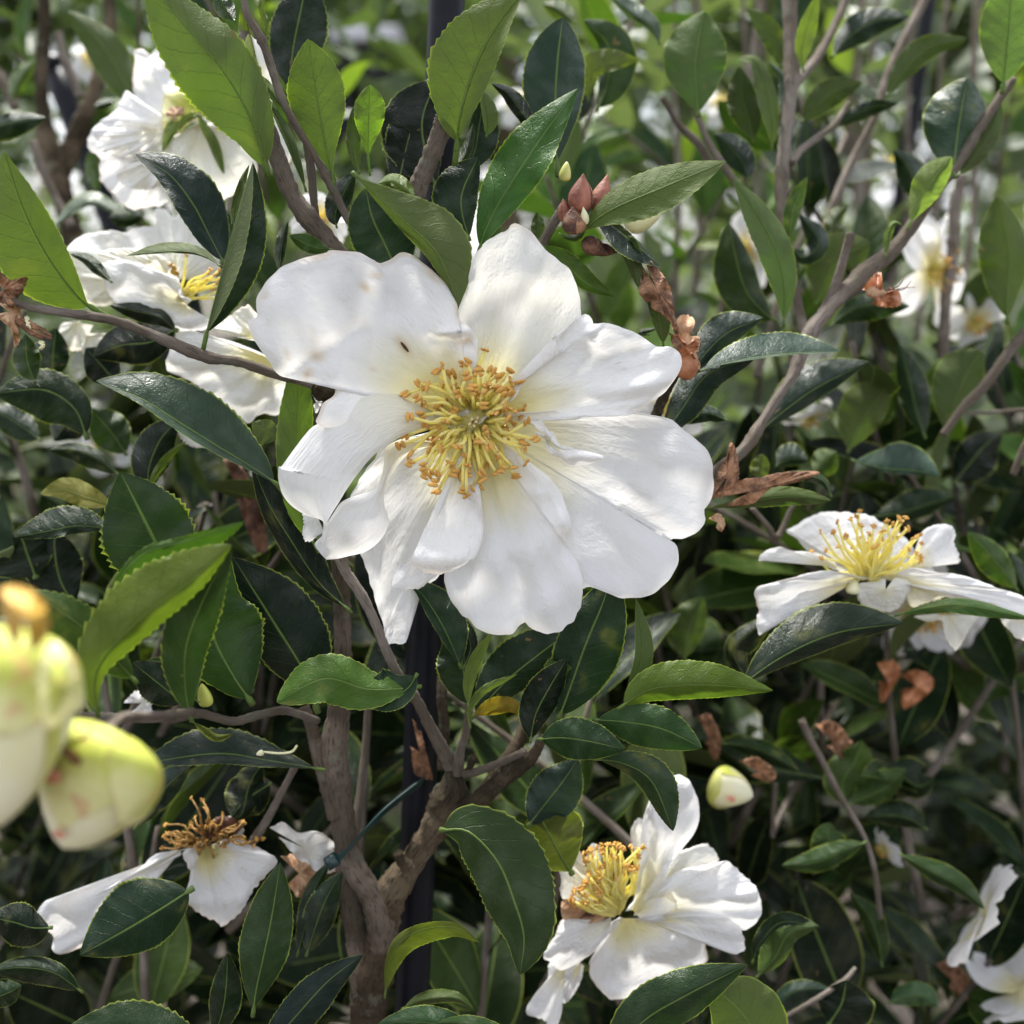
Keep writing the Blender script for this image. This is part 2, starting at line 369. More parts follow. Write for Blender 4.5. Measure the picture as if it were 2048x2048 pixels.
# ------------------------------------------------------------------ builders
seed_n = [0]
def nseed():
    seed_n[0] += 1
    return seed_n[0]
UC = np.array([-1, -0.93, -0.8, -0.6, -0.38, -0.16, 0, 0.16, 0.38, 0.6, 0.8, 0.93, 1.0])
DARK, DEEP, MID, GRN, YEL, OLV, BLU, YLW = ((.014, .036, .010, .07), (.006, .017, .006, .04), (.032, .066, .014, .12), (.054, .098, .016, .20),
    (.105, .148, .022, .26), (.070, .104, .026, .24), (.022, .044, .024, .08), (.26, .19, .02, .3))  # BLU: the dark leaf, greyed and blued to imitate reflected sky
def kz(z): return (D0 - z * U) / D0
def leaf(parent, pts, wl, wr, z=0, col=DARK, zl=-25, zr=-25, face=1, pk=0.48, q=0.74, pet=0.05, wave=5, teeth=1.0, n=73, name='leaf', crum=0, label=None, prof=None):
    """one leaf: midrib from its stalk to its tip in photo pixels, a half width on each side, depths"""
    P = pp(pts) if isinstance(pts, str) else np.asarray(pts, float)
    zz = np.atleast_1d(np.asarray(z, float))
    zz = np.interp(np.linspace(0, 1, len(P)), np.linspace(0, 1, len(zz)), zz)
    k = REG[pts.split()[0]][2] / 1932.0 if isinstance(pts, str) else 1.0
    wl, wr = wl * k, wr * k
    g = np.random.RandomState(nseed())
    M = spline(np.c_[P, zz], n)
    t = np.linspace(0, 1, n)
    Tn = np.gradient(M[:, :2], axis=0); Tn /= np.linalg.norm(Tn, axis=1)[:, None] + 1e-9
    ker = np.ones(5) / 5
    left = np.stack([Tn[:, 1], -Tn[:, 0]], -1)
    s = np.clip((t - pet) / (1 - pet), 0, 1)
    a = math.log(.5) / math.log(pk)
    w = np.sin(np.pi * s ** a) ** q
    w = w * (1 - 0.18 * s ** 5)
    if prof is not None: w = np.interp(s, np.linspace(0, 1, len(prof)), prof)
    nt = 19 + 8 * g.rand()
    tooth = (((t * nt + 0.35 * np.sin(t * 9 + g.rand() * 6)) % 1.0) ** 1.3 - 0.5) * (0.045 + 0.045 * g.rand()) * teeth * (s > 0.12) * (w > 0.18)
    tooth = tooth + 0.02 * np.sin(t * (9 + 9 * g.rand()) + g.rand() * 6) + 0.012 * np.sin(t * 37 + g.rand() * 6)
    zs = kz(zz.mean())
    V = np.zeros((n, len(UC), 3)); UV = np.zeros((n, len(UC), 2))
    ph = g.rand(4) * 6.28; wv = g.rand()
    for j, u in enumerate(UC):
        W_, zside = (wl, zl) if u < 0 else (wr, zr)
        if abs(u) == 1: ww = w * (1 + tooth)
        else: ww = w
        au = abs(u)
        V[:, j, :2] = M[:, :2] - left * (u * ww * W_)[:, None]
        V[:, j, 2] = M[:, 2] + zs * (zside * au ** 1.4 * w + wave * (0.7 + 1.1 * wv) * au ** 2 * (np.sin(t * 11 + ph[0 if u < 0 else 1]) + 0.6 * np.sin(t * 23 + ph[2])) * w
                                     + 1.5 * np.sin(t * 55 - au * 9) * au * w)
        if crum: V[:, j, 2] += crum * (np.sin(t * 31 + u * 7 + ph[0]) + np.sin(t * 17 - u * 11 + ph[1]))
        UV[:, j, 0] = (u + 1) / 2; UV[:, j, 1] = s
    F = grid_faces(n, len(UC), flip=(face < 0))
    V3 = W(V.reshape(-1, 3)); uv = UV.reshape(-1, 2)
    # stalk and raised midrib: a fine tapering tube just behind the blade
    C = M.copy(); C[:, 2] -= face * 1.0
    Cw = W(C[::3]); m = len(Cw)
    r0 = min(7.0, max(2.4, 0.045 * (abs(wl) + abs(wr)))) * U * zs
    tm = np.linspace(0, 1, m)
    rad = r0 * np.where(tm < pet * 1.1, 1.0, 0.42 * (1 - 0.8 * tm))
    Vt, Ft, uvt = tube_vf(Cw, rad, 6, 0, 0, len(V3))
    uvt = np.c_[np.full(len(uvt), 0.5), uvt[:, 1]]
    me = mesh_data(name, np.vstack([V3, Vt]), F.tolist() + Ft, np.vstack([uv, uvt]), [M_LEAF])
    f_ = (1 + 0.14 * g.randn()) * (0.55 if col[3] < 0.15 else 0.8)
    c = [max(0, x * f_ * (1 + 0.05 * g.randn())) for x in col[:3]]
    return obj(name, me, parent, (c[0], c[1], c[2], col[3]), label)

def warp_z(x, y, g, wl, amp):
    z = 0
    for i in range(5):
        a = g.rand() * 6.28; f = 6.28 / (wl * (0.6 + 0.9 * g.rand()))
        z = z + np.sin((x * math.cos(a) + y * math.sin(a)) * f + g.rand() * 6.28)
    return z * amp * 0.45
def petal(parent, outline, base, z=(0, 0), cup=0, rip=4, freq=5, slope=(0, 0), bumps=(), creases=(), warp=6, wlen=160, rim=-6, spots=(),
          color=(0.25, 0.8, 0.0, 1), mat=None, name='petal', n=110, m=22, jit=0.6, label=None):
    """a petal that fans out from its base to a traced rim, with its own relief in depth"""
    O = pp(outline) if isinstance(outline, str) else np.asarray(outline, float)
    B = pp(base)[0] if isinstance(base, str) else np.asarray(base, float)
    zb, ze = z
    rip, warp = rip * 1.35, warp * 1.25
    g = np.random.RandomState(nseed())
    O = spline(O, n)
    t = np.linspace(0, 1, n)
    nz = np.zeros(n)
    for i in range(6): nz += np.sin(t * 6.28 * g.randint(6, 40) + g.rand() * 6.28)
    dirn = O - B; L = np.linalg.norm(dirn, axis=1)[:, None] + 1e-6
    O = O + dirn / L * (nz * jit)[:, None]
    s = np.linspace(0, 1, m) ** 0.85
    s[-1] = 1
    X = B[0] + s[None] * (O[:, 0] - B[0])[:, None]
    Y = B[1] + s[None] * (O[:, 1] - B[1])[:, None]
    S = np.broadcast_to(s[None], X.shape); TT = np.broadcast_to(t[:, None], X.shape)
    K = kz((zb + ze) / 2)
    ph = g.rand(3) * 6.28
    Z = zb + (ze - zb) * S ** 1.1 + K * (cup * 4 * S * (1 - S) + slope[0] * (X - B[0]) + slope[1] * (Y - B[1]))
    Z += K * (rip * (np.sin(TT * 6.28 * freq + ph[0]) + 0.5 * np.sin(TT * 6.28 * freq * 2.3 + ph[1])) * S ** 2)
    Z += K * rip * 0.10 * np.sin(TT * 6.28 * 19 + ph[2]) * S ** 0.8 * (1 - 0.5 * S)
    Z += K * warp_z(X, Y, g, wlen, warp) * S
    for bx, by, r, a in bumps:
        b = pp('%s %s' % (bx, by))[0] if isinstance(bx, str) else (bx, by)
        Z += K * a * np.exp(-((X - b[0]) ** 2 + (Y - b[1]) ** 2) / (2.0 * r * r))
    for cs, wd, a in creases:
        c = pp(cs); p0, p1 = c[0], c[1]
        d = p1 - p0; ll = d @ d
        q = np.clip(((X - p0[0]) * d[0] + (Y - p0[1]) * d[1]) / ll, 0, 1)
        dd = (X - p0[0] - q * d[0]) ** 2 + (Y - p0[1] - q * d[1]) ** 2
        Z += K * a * np.exp(-dd / (2.0 * wd * wd))
    Z += K * rim * np.clip((S - 0.93) / 0.07, 0, 1) ** 2
    V = W(np.stack([X, Y, Z], -1).reshape(-1, 3))
    uv = np.stack([TT, S], -1).reshape(-1, 2)
    me = mesh_data(name, V, grid_faces(n, m), uv, [mat or M_PETAL])
    global LASTGRID
    LASTGRID = (X, Y, Z)
    if spots:
        sv = np.zeros(X.shape)
        for sx, sy, r1, r2, an, am in spots:
            ca, sa = math.cos(an), math.sin(an); dx, dy = X - sx, Y - sy
            a1, a2 = (dx * ca + dy * sa) / r1, (-dx * sa + dy * ca) / r2
            sv = np.maximum(sv, am * np.exp(-(a1 * a1 + a2 * a2)))
        at = me.attributes.new('spot', 'FLOAT', 'POINT'); at.data.foreach_set('value', sv.ravel())
    return obj(name, me, parent, color, label)

def ell_mesh(name, mat, k=10, n=7, lobes=False):
    V, F = [], []
    for i in range(n):
        a = math.pi * i / (n - 1)
        for j in range(k):
            b = 2 * math.pi * j / k
            r = math.sin(a)
            x = r * math.cos(b); y = r * math.sin(b)
            if lobes: x *= (0.72 + 0.38 * abs(math.cos(b)) ** 0.5)
            V.append((x, y, math.cos(a)))
    F = [[i * k + j, i * k + (j + 1) % k, (i + 1) * k + (j + 1) % k, (i + 1) * k + j][::-1] for i in range(n - 1) for j in range(k)]
    me = mesh_data(name, V, F, None, [mat]); return me
def anther_mesh():
    V, F, off = [], [], 0
    for sx in (-1, 1):
        k, n = 7, 6
        for i in range(n):
            a = math.pi * i / (n - 1)
            for j in range(k):
                b = 2 * math.pi * j / k
                V.append((sx * .50 + .56 * math.sin(a) * math.cos(b) + sx * .12 * math.cos(a) ** 2, .62 * math.sin(a) * math.sin(b), math.cos(a) * (1 + .1 * sx)))
        F += [[off + i * k + j, off + i * k + (j + 1) % k, off + (i + 1) * k + (j + 1) % k, off + (i + 1) * k + j][::-1] for i in range(n - 1) for j in range(k)]
        off += n * k
    return mesh_data('anther', V, F, None, [M_ANT])
ANTHER = anther_mesh()
def place(o, loc, zdir, size, spin=0.0):
    q = Vector(zdir).to_track_quat('Z', 'Y')
    o.matrix_basis = Matrix.Translation(Vector(loc)) @ q.to_matrix().to_4x4() @ Matrix.Rotation(spin, 4, 'Z') @ Matrix.Diagonal((size[0], size[1], size[2], 1))
def stamens(parent, base, tips, z0, z1, bulge=25, ring=14, r=2.6, asz=(6.4, 4.4, 8.0), each=True, mats=None, dx=0, sub=True):
    """one filament per tip, each with its anther"""
    g = np.random.RandomState(nseed())
    fm, am = mats or (M_FIL, M_ANT)
    base = np.asarray(base, float)
    K = kz(z0)
    allV, allF, off = [], [], 0
    for i, tp in enumerate(tips):
        tp = np.asarray(tp, float)
        d = tp - base; L = np.linalg.norm(d) + 1e-6
        st = base + d / L * ring * (0.5 + 0.8 * g.rand()) + g.randn(2) * 3
        zt = (z1(L) if callable(z1) else z1) + g.randn() * 9
        mid = (st * 0.45 + tp * 0.55) + np.array([-d[1], d[0]]) / L * g.randn() * 0.10 * L
        m2 = st * 0.75 + tp * 0.25 + np.array([-d[1], d[0]]) / L * g.randn() * 0.03 * L
        P = np.array([[*st, z0], [*m2, z0 + K * (0.35 * (zt - z0) / K + bulge * .4)], [*mid, z0 + (zt - z0) * 0.75 + K * bulge * 0.5], [*tp, zt]])
        P = spline(P, 9)
        Pw = W(P)
        rr = r * U * K * np.linspace(1.25, 0.75, 9)
        V, F, uv = tube_vf(Pw, rr, 6, 0, 0)
        if each:
            so = obj('stamen', mesh_data('stamen', V, F, None, [fm]), parent)
            an = ANTHER if am is M_ANT else None
            ao = obj('anther', an, so)
            dirw = Vector(Pw[-1] - Pw[-2])
            side = Vector(g.randn(3)); axis = dirw.normalized().cross(side).normalized() * 0.9 + dirw.normalized() * g.randn() * 0.7
            f = 0.85 + 0.35 * g.rand()
            place(ao, Pw[-1] + np.array(dirw) * 0.3, axis, [a * U * K * f for a in asz], g.rand() * 6)
        else:
            allV.append(V); allF += [[q + off for q in f] for f in F]; off += len(V)
    if not each:
        o = obj('stamens', mesh_data('stamens', np.vstack(allV), allF, None, [fm]), parent)
        return o

def branch(parent, pts, rad, z, name='branch', mat=None, n=None, k=12, noise=0.045, knots=(), label=None):
    """woody stem through photo positions; radii in photo pixels"""
    P = pp(pts)
    zz = np.atleast_1d(np.asarray(z, float)); rr = np.atleast_1d(np.asarray(rad, float))
    kk = REG[pts.split()[0]][2] / 1932.0
    tt = np.linspace(0, 1, len(P))
    zz = np.interp(tt, np.linspace(0, 1, len(zz)), zz); rr = np.interp(tt, np.linspace(0, 1, len(rr)), rr) * kk
    L = np.linalg.norm(np.diff(P, axis=0), axis=1).sum()
    n = n or int(max(10, min(90, L / 9)))
    S = spline(np.c_[P, zz, rr], n)
    sd = nseed(); g = np.random.RandomState(sd)
    Kd = (D0 - S[:, 2] * U) * PXU
    r = S[:, 3] * Kd * (1 + 0.05 * np.sin(np.linspace(0, 1, n) * L / 30 + sd) + 0.04 * g.randn(n))
    for kt, amp, wd in knots:
        r *= 1 + amp * np.exp(-((np.linspace(0, 1, n) - kt) / wd) ** 2)
    S[:, :2] += np.stack([np.sin(np.linspace(0, 1, n) * L / 47 + sd), np.cos(np.linspace(0, 1, n) * L / 39 + sd)], -1) * S[:, 3:4] * 0.10
    V, F, uv = tube_vf(W(S[:, :3]), r, k, noise, sd)
    uv[:, 1] *= L / 300.0
    return obj(name, mesh_data(name, V, F, uv, [mat or M_BARK]), parent, None, label)

def lathe(c, ax, L, rad, prof, phi=None, n=24, k=28, scale=1.0):
    """points of a spindle (or of a shell on it) in photo pixels: c base, ax direction, prof radius along it"""
    c = np.asarray(c, float); ax = np.asarray(ax, float); ax /= np.linalg.norm(ax)
    b = np.cross(ax, [0.1, 0.2, 1.0]); b /= np.linalg.norm(b); e = np.cross(ax, b)
    K = kz(c[2])
    return c, ax, b, e, K
def bud(name, c, ax, L, rad, label, cat='flower bud', body=None, scales=(), group=None, blunt=0.55, parent=None, bname='bud_body', point=0.0):
    """c = photo pixel + depth of the bud's base; ax = direction in the picture (x right, y down, z nearer)"""
    c = np.asarray(c, float); ax = np.asarray(ax, float); ax /= np.linalg.norm(ax)
    b = np.cross(ax, [0.05, 0.1, 1.0]); b /= np.linalg.norm(b); e = np.cross(ax, b)
    K = kz(c[2])
    def pt(s, phi, f):
        r = rad * f * np.sin(np.pi * np.clip(s, 0, 1) ** blunt) ** 0.62 * (1 - point * np.clip(s, 0, 1) ** 3)
        p = ax * (s * L)[..., None] + r[..., None] * (np.cos(phi)[..., None] * b + np.sin(phi)[..., None] * e)
        p = p + c * [1, 1, 0]
        out = p.copy(); out[..., 2] = c[2] + K * (p[..., 2])
        return W(out)
    root = parent or empty(name, W(c), label, cat, group)
    n, k = 22, 28
    s, ph = np.meshgrid(np.linspace(0, 1, n), np.linspace(0, 2 * np.pi, k), indexing='ij')
    wob = 1 + 0.02 * np.sin(3 * ph + 2)
    V = pt(s, ph, wob).reshape(-1, 3)
    obj(bname, mesh_data(bname, V, grid_faces(n, k, True), np.stack([0.25 + 0.5 * (ph / 6.2832), s * .9], -1).reshape(-1, 2), [body or M_BUDC]), root, (0.1, 0, 0.8, 1))
    for i, (phi0, wid, top, f, mt) in enumerate(scales):
        n, k = 16, 13
        s, u = np.meshgrid(np.linspace(0.0, 1, n), np.linspace(-1, 1, k), indexing='ij')
        ww = wid * np.sqrt(np.clip(1 - s ** 3.0, 0, 1)) * (0.55 + 0.45 * np.sin(np.pi * s ** 0.7))
        fr = f * (1 - 0.02 * u * u + 0.035 * s * s + 0.012 * np.sin(s * 9 + i * 2) + 0.01 * np.sin(u * 5 + i))
        V = pt(0.02 + s * top, phi0 + u * ww, fr)
        uv = np.stack([(u + 1) / 2, s], -1).reshape(-1, 2)
        obj('bud_scale', mesh_data('bud_scale', V.reshape(-1, 3), grid_faces(n, k, True), uv, [mt]), root, (0.2, 0, 0.9, 1))
    return root

# ---- leaves away from the focus plane: a few leaf shapes, copied
def local_leaf(name, wd, fold, droop, n=13, seed=0):
    g = np.random.RandomState(seed)
    uc = np.array([-1, -.55, 0, .55, 1.0])
    t = np.linspace(0, 1, n); s = np.clip((t - .06) / .94, 0, 1)
    w = np.sin(np.pi * s ** 0.92) ** 0.72 * wd
    V = np.zeros((n, 5, 3)); UV = np.zeros((n, 5, 2))
    ph = g.rand() * 6
    for j, u in enumerate(uc):
        V[:, j, 0] = u * w * math.cos(fold)
        V[:, j, 1] = t * (1 - 0.1 * abs(droop))
        V[:, j, 2] = abs(u) * w * math.sin(fold) - droop * t ** 2 + 0.012 * np.sin(t * 13 + ph + u) * abs(u)
        UV[:, j, 0] = (u + 1) / 2; UV[:, j, 1] = s
    return V.reshape(-1, 3), grid_faces(n, 5), UV.reshape(-1, 2)
LV = [local_leaf('l', 0.21, 0.30, 0.16, seed=1), local_leaf('l', 0.25, 0.18, -0.06, seed=2), local_leaf('l', 0.19, 0.5, 0.3, seed=3),
      local_leaf('l', 0.22, 0.1, 0.05, seed=4), local_leaf('l', 0.17, 0.7, 0.12, seed=5)]
LME = [mesh_data('leaf', V, F, uv, [M_LEAF]) for V, F, uv in LV]
LVL = []
for sd, (wd, fo, dr) in enumerate([(0.21, .3, .15), (.24, .15, 0), (.2, .5, .25)]):
    V, F, uv = local_leaf('x', wd, fo, dr, 5, sd)
    LVL.append((V, F, uv))
def leaf_frame(d, up, g):
    d = d / np.linalg.norm(d)
    x = np.cross(d, up); x /= np.linalg.norm(x) + 1e-9
    nrm = np.cross(x, d)
    return np.stack([x, d, nrm], 1)
def sprig_frames(o, d, L, nl, size, g):
    """leaf frames set alternately along a twig that starts at o and runs along d"""
    d = np.asarray(d, float); d /= np.linalg.norm(d)
    bend = g.randn(3) * 0.25
    ts = np.linspace(0, 1, 7)
    P = np.array([o + d * L * t + bend * L * t * t * 0.5 for t in ts])
    fr = []
    a0 = g.rand() * 6.28
    for i in range(nl):
        t = 0.15 + 0.85 * (i + 0.5) / nl
        p = np.array([np.interp(t, ts, P[:, k]) for k in range(3)])
        tw = d + bend * t
        a = a0 + i * 2.4
        s1 = np.cross(tw, [0.3, 0.1, 1.0]); s1 /= np.linalg.norm(s1); s2 = np.cross(tw, s1)
        out = s1 * math.cos(a) + s2 * math.sin(a)
        ld = out * (0.9 - 0.4 * (i == nl - 1)) + tw * (0.55 + 0.6 * g.rand()) + np.array([0, 0, 0.15])
        up = np.array([0, -0.25, 1.0]) + g.randn(3) * 0.5
        fr.append((p, leaf_frame(ld, up, g), size * (0.7 + 0.5 * g.rand())))
    return P, fr
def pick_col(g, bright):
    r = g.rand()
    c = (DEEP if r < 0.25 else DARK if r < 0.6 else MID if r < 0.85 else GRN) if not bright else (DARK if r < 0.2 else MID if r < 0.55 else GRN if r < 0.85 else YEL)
    f = (1.0 + 0.9 * g.rand()) if bright else (0.38 + 0.42 * g.rand())  # upper fill leaves lightened for sky glare, lower ones darkened for shade
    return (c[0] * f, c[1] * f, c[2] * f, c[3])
KEEP = [(420, 400, 1500, 1330, -480), (1050, 1500, 1600, 2048, -560), (1500, 980, 2048, 1300, -560), (60, 1520, 700, 1960, -560), (60, 80, 560, 900, -800), (0, 1100, 320, 1720, 0)]
def clear(a, b):
    for f in (0, .5, 1):
        x, y, z = invW(a * (1 - f) + b * f)
        if z > -430: return False
        for x0, y0, x1, y1, zl in KEEP:
            if x0 < x < x1 and y0 < y < y1 and z > zl: return False
    return True
def add_sprig(parent, o, d, L, nl, size, g, bright=False, rt=0.0009, budget=None):
    P, fr = sprig_frames(np.asarray(o, float), d, L, nl, size, g)
    if not clear(P[0], P[-1]): return
    V, F, uv = tube_vf(P, rt * np.linspace(1.2, 0.6, len(P)), 6, 0.03, 1)
    obj('twig', mesh_data('twig', V, F, uv, [M_BARK]), parent)
    for p, Rm, s in fr:
        if parent.name.startswith('camellia_shrub') and not clear(p, p + Rm[:, 1] * s): continue
        lo = obj('leaf', LME[g.randint(len(LME))], parent, pick_col(g, bright))
        m = Matrix(((Rm[0][0] * s, Rm[0][1] * s, Rm[0][2] * s, p[0]), (Rm[1][0] * s, Rm[1][1] * s, Rm[1][2] * s, p[1]), (Rm[2][0] * s, Rm[2][1] * s, Rm[2][2] * s, p[2]), (0, 0, 0, 1)))
        lo.matrix_basis = m
def foliage_mesh(name, frames, g):
    """many small leaves in one mesh"""
    Vs, Fs, UVs, off = [], [], [], 0
    for p, Rm, s in frames:
        V, F, uv = LVL[g.randint(len(LVL))]
        Vs.append((V * s) @ Rm.T + p); Fs.append(F + off); UVs.append(uv); off += len(V)
    V = np.vstack(Vs); F = np.vstack(Fs); uv = np.vstack(UVs)
    me = bpy.data.meshes.new(name)
    me.vertices.add(len(V)); me.vertices.foreach_set('co', V.ravel())
    me.loops.add(F.size); me.loops.foreach_set('vertex_index', F.ravel().astype(np.int32))
    me.polygons.add(len(F)); me.polygons.foreach_set('loop_start', np.arange(0, F.size, 4, dtype=np.int32))
    me.polygons.foreach_set('use_smooth', np.ones(len(F), dtype=bool))
    lay = me.uv_layers.new(name='UVMap'); lay.data.foreach_set('uv', uv[F.ravel()].ravel())
    me.materials.append(M_LEAF); me.update(calc_edges=True)
    return me
# ---- open flowers away from the focus plane: local shape, copied
def local_petal(sd):
    g = np.random.RandomState(sd)
    n, m = 15, 9
    s, u = np.meshgrid(np.linspace(0, 1, n), np.linspace(-1, 1, m), indexing='ij')
    w = 0.36 * np.sin(np.pi * (0.06 + 0.86 * s) ** 1.35) ** 0.7 * (1 + 0.08 * g.randn())
    x = u * w; y = s * (1 - 0.10 * np.exp(-(u / .22) ** 2) * s ** 6 * (g.rand() < .6)) 
    z = 0.28 * s - (0.30 + .15 * g.rand()) * s ** 2.2 + 0.10 * u * u * (1 - s) + 0.05 * np.sin(u * 3 + g.rand() * 6) * s + 0.03 * np.sin(u * 9 + g.rand() * 6) * s * s
    return mesh_data('petal', np.stack([x, y, z], -1).reshape(-1, 3), grid_faces(n, m), np.stack([(u + 1) / 2, s], -1).reshape(-1, 2), [M_PETAL])
PME = [local_petal(i) for i in range(5)]
def local_stamens():
    g = np.random.RandomState(5); Vs, Fs, mi, off = [], [], [], 0
    for i in range(46):
        a = g.rand() * 6.28; rr = 0.10 + 0.28 * g.rand() ** .6
        tip = np.array([rr * math.cos(a), rr * math.sin(a), 0.42 - 0.5 * rr * rr + 0.05 * g.randn()])
        P = spline(np.array([[0.06 * math.cos(a), 0.06 * math.sin(a), 0.02], [*(tip[:2] * .55), tip[2] * .6], tip]), 5)
        V, F, _ = tube_vf(P, 0.010, 4, 0, 0, off); Vs.append(V); Fs += F; mi += [0] * len(F); off += len(V)
        th = P[-1] + np.array([[x, y, z] for x in (-.02, .02) for y in (-.02, .02) for z in (-.022, .022)])
        Vs.append(th); q = [[0, 1, 3, 2], [4, 6, 7, 5], [0, 4, 5, 1], [2, 3, 7, 6], [0, 2, 6, 4], [1, 5, 7, 3]]
        Fs += [[v + off for v in f] for f in q]; mi += [1] * 6; off += 8
    return mesh_data('stamens', np.vstack(Vs), Fs, None, [M_FIL, M_ANT], True, mi)
SME = local_stamens()
def open_flower(x, y, z, rpx, nrm, label, group=None, npet=7, seed=1, droop=0.0, stam=True, cream=0.0, stain=0.2):
    """a whole flower at photo pixel x, y and depth z, radius in photo pixels, facing nrm (x right, y down, z nearer)"""
    g = np.random.RandomState(seed)
    c = W(np.array([x, y, z], float)); r = rpx * (D0 - z * U) * PXU
    nv = np.array([nrm[0], nrm[2] * -CR * 0 - 0, 0.0])
    # picture axes in the world: right, down, towards the camera
    right = np.array([1, 0, 0]); down = -np.array([0, CR, SR]); near = np.array([0, -SR, CR])
    nv = right * nrm[0] + down * nrm[1] + near * nrm[2]; nv /= np.linalg.norm(nv)
    q = Vector(nv).to_track_quat('Z', 'Y').to_matrix().to_4x4()
    root = empty('camellia_flower', c, label, 'flower', group)
    for i in range(npet):
        o = obj('petal', PME[g.randint(len(PME))], root, (stain, 0.7, cream, 1))
        k = r * (0.8 + 0.35 * g.rand()) * (0.75 if i >= 6 else 1)
        o.matrix_basis = (Matrix.Translation(Vector(c)) @ q @ Matrix.Rotation(6.283 * i / npet + g.randn() * 0.2, 4, 'Z') @
                          Matrix.Rotation(droop + g.randn() * 0.16, 4, 'X') @ Matrix.Diagonal((k * (0.9 + .4 * g.rand()), k, k, 1)))
    if stam:
        o = obj('stamens', SME, root)
        o.matrix_basis = Matrix.Translation(Vector(c)) @ q @ Matrix.Scale(r * 0.95, 4)
    return root

# ------------------------------------------------------------------ the setting
def ground_mat():
    t = NT('gravel_ground')
    ob = t.n('TexCoord', out=None).outputs['Object']
    v = t.n('TexVoronoi', {'Vector': ob, 'Scale': 70.0}, out=None)
    v2 = t.n('TexVoronoi', {'Vector': ob, 'Scale': 170.0}, out=None)
    n1 = t.noise(ob, 2.5, 4)
    c = t.mix(t.n('SeparateColor', {0: v.outputs['Color']}), rgb(0.08, 0.065, 0.055), rgb(0.26, 0.225, 0.20))
    c = t.mix(t.step(v.outputs['Distance'], 0.25, 0.6), c, rgb(0.05, 0.04, 0.035))
    c = t.mix(t.m_('MULTIPLY', t.step(n1, 0.5, 0.7), 0.5), c, rgb(0.14, 0.10, 0.06))
    h = t.m_('ADD', t.m_('MULTIPLY', v.outputs['Distance'], -1.0), t.m_('MULTIPLY', v2.outputs['Distance'], -0.3))
    b = t.n('Bump', {'Height': h, 'Strength': 0.9, 'Distance': 0.01})
    return t.done(t.n('BsdfPrincipled', {'Base Color': c, 'Roughness': 0.9, 'Normal': b}))
gm = ground_mat()
xs = np.r_[-60, -20, -8, np.linspace(-3, 3, 31), 8, 20, 60]; ys = np.r_[-30, -8, np.linspace(-2, 5, 36), 10, 25, 80]
GX, GY = np.meshgrid(xs, ys, indexing='ij')
GZ = 0.012 * np.sin(GX * 3.1 + 1) * np.sin(GY * 2.7) + 0.006 * np.sin(GX * 9 + GY * 7)
tag(obj('ground', mesh_data('ground', np.stack([GX, GY, GZ], -1).reshape(-1, 3), grid_faces(len(xs), len(ys), True), None, [gm])), 'pale brown gravel ground seen through the gaps in the shrubs', kind='structure')

# ------------------------------------------------------------------ the shrub the large flower grows on
A = empty('camellia_shrub', (W([730, 1900, -850])[0], W([730, 1900, -850])[1], 0), 'camellia shrub with forked brown trunk and glossy toothed leaves round the large white flower', 'shrub', 'camellia shrubs in black pots')
# stems ------------------------------------------------------------
branch(A, 'f 690 2040; 692 1960; 700 1880; 712 1810; 718 1750; 726 1700; 757 1655; 798 1597; 826 1552; 850 1494; 853 1452', [36, 35, 34, 33, 33, 34, 27, 24, 28, 27, 14], [-330, -300, -280, -270, -260, -250], 'trunk', M_BARKG, 90, 20, 0.045, [(.36, .12, .05), (.9, .25, .05)])
# the trunk below the frame, down to its pot
b0 = W([690 * 1.06, 2040 * 1.06, -330]); P = spline(np.array([b0, b0 + [0.004, 0.01, -0.12], b0 + [0.012, 0.02, -0.4], [A.location.x, A.location.y, 0.02]]), 26)
V, F, uv = tube_vf(P, np.linspace(0.0052, 0.011, 26), 14, 0.04, 3); uv[:, 1] *= 8
obj('trunk', mesh_data('trunk', V, F, uv, [M_BARKT]), A)
branch(A, 'f 722 1790; 714 1720; 698 1680; 672 1640; 652 1590; 642 1530; 636 1450; 634 1400; 641 1330; 645 1260; 647 1190; 646 1120; 640 1050', [24, 25, 23, 23, 24, 24, 23, 24, 20, 17, 16, 16], [-262, -240, -220, -205, -200, -190], 'limb', M_BARKT, 100, 18, 0.025, [(.56, .12, .03), (.06, .12, .05)])
branch(A, 'f 700 2010; 690 1900; 676 1800; 664 1720; 655 1640; 645 1580', [24, 24, 22, 20, 16], [-320, -290, -270, -230], 'limb', M_BARKT, 60, 14, 0.03)
branch(A, 'f 574 1335; 590 1375; 604 1430; 618 1490; 632 1545', [11, 13, 15, 16], [-240, -215, -205], 'limb', M_BARKT, 50, 14, 0.03)
branch(A, 'f 698 1290; 690 1390; 684 1450; 678 1510; 672 1560; 668 1600', [6, 7, 8, 9, 9], [-330, -230], 'branch', M_BARK, 34)
branch(A, 'f 852 1446; 832 1410; 812 1375; 797 1345; 786 1322; 762 1290; 740 1250; 720 1205; 700 1160; 676 1115; 652 1078; 642 1045', [15, 12, 11, 10, 11, 9, 9, 10, 10, 10, 11], [-255, -180, -110, -70, -60], 'branch', M_BARK, 90, 12, 0.03, [(.38, .25, .02), (.99, .3, .02)])
branch(A, 'f 838 1452; 836 1420; 838 1370; 834 1320; 838 1250', [14, 11, 11, 11, 10], [-270, -300], 'branch', M_BARKG, 50)
branch(A, 'f 862 1460; 868 1420; 880 1380; 886 1330; 886 1300', [11, 8, 8, 8], [-245, -170], 'branch', M_BARK, 46, 10, 0.05)
branch(A, 'f 838 1560; 870 1535; 905 1510; 950 1468; 990 1440; 1012 1415; 1022 1392', [24, 24, 19, 15, 13, 11, 8], [-250, -225, -160, -80], 'branch', M_BARKG, 64, 14, 0.05)
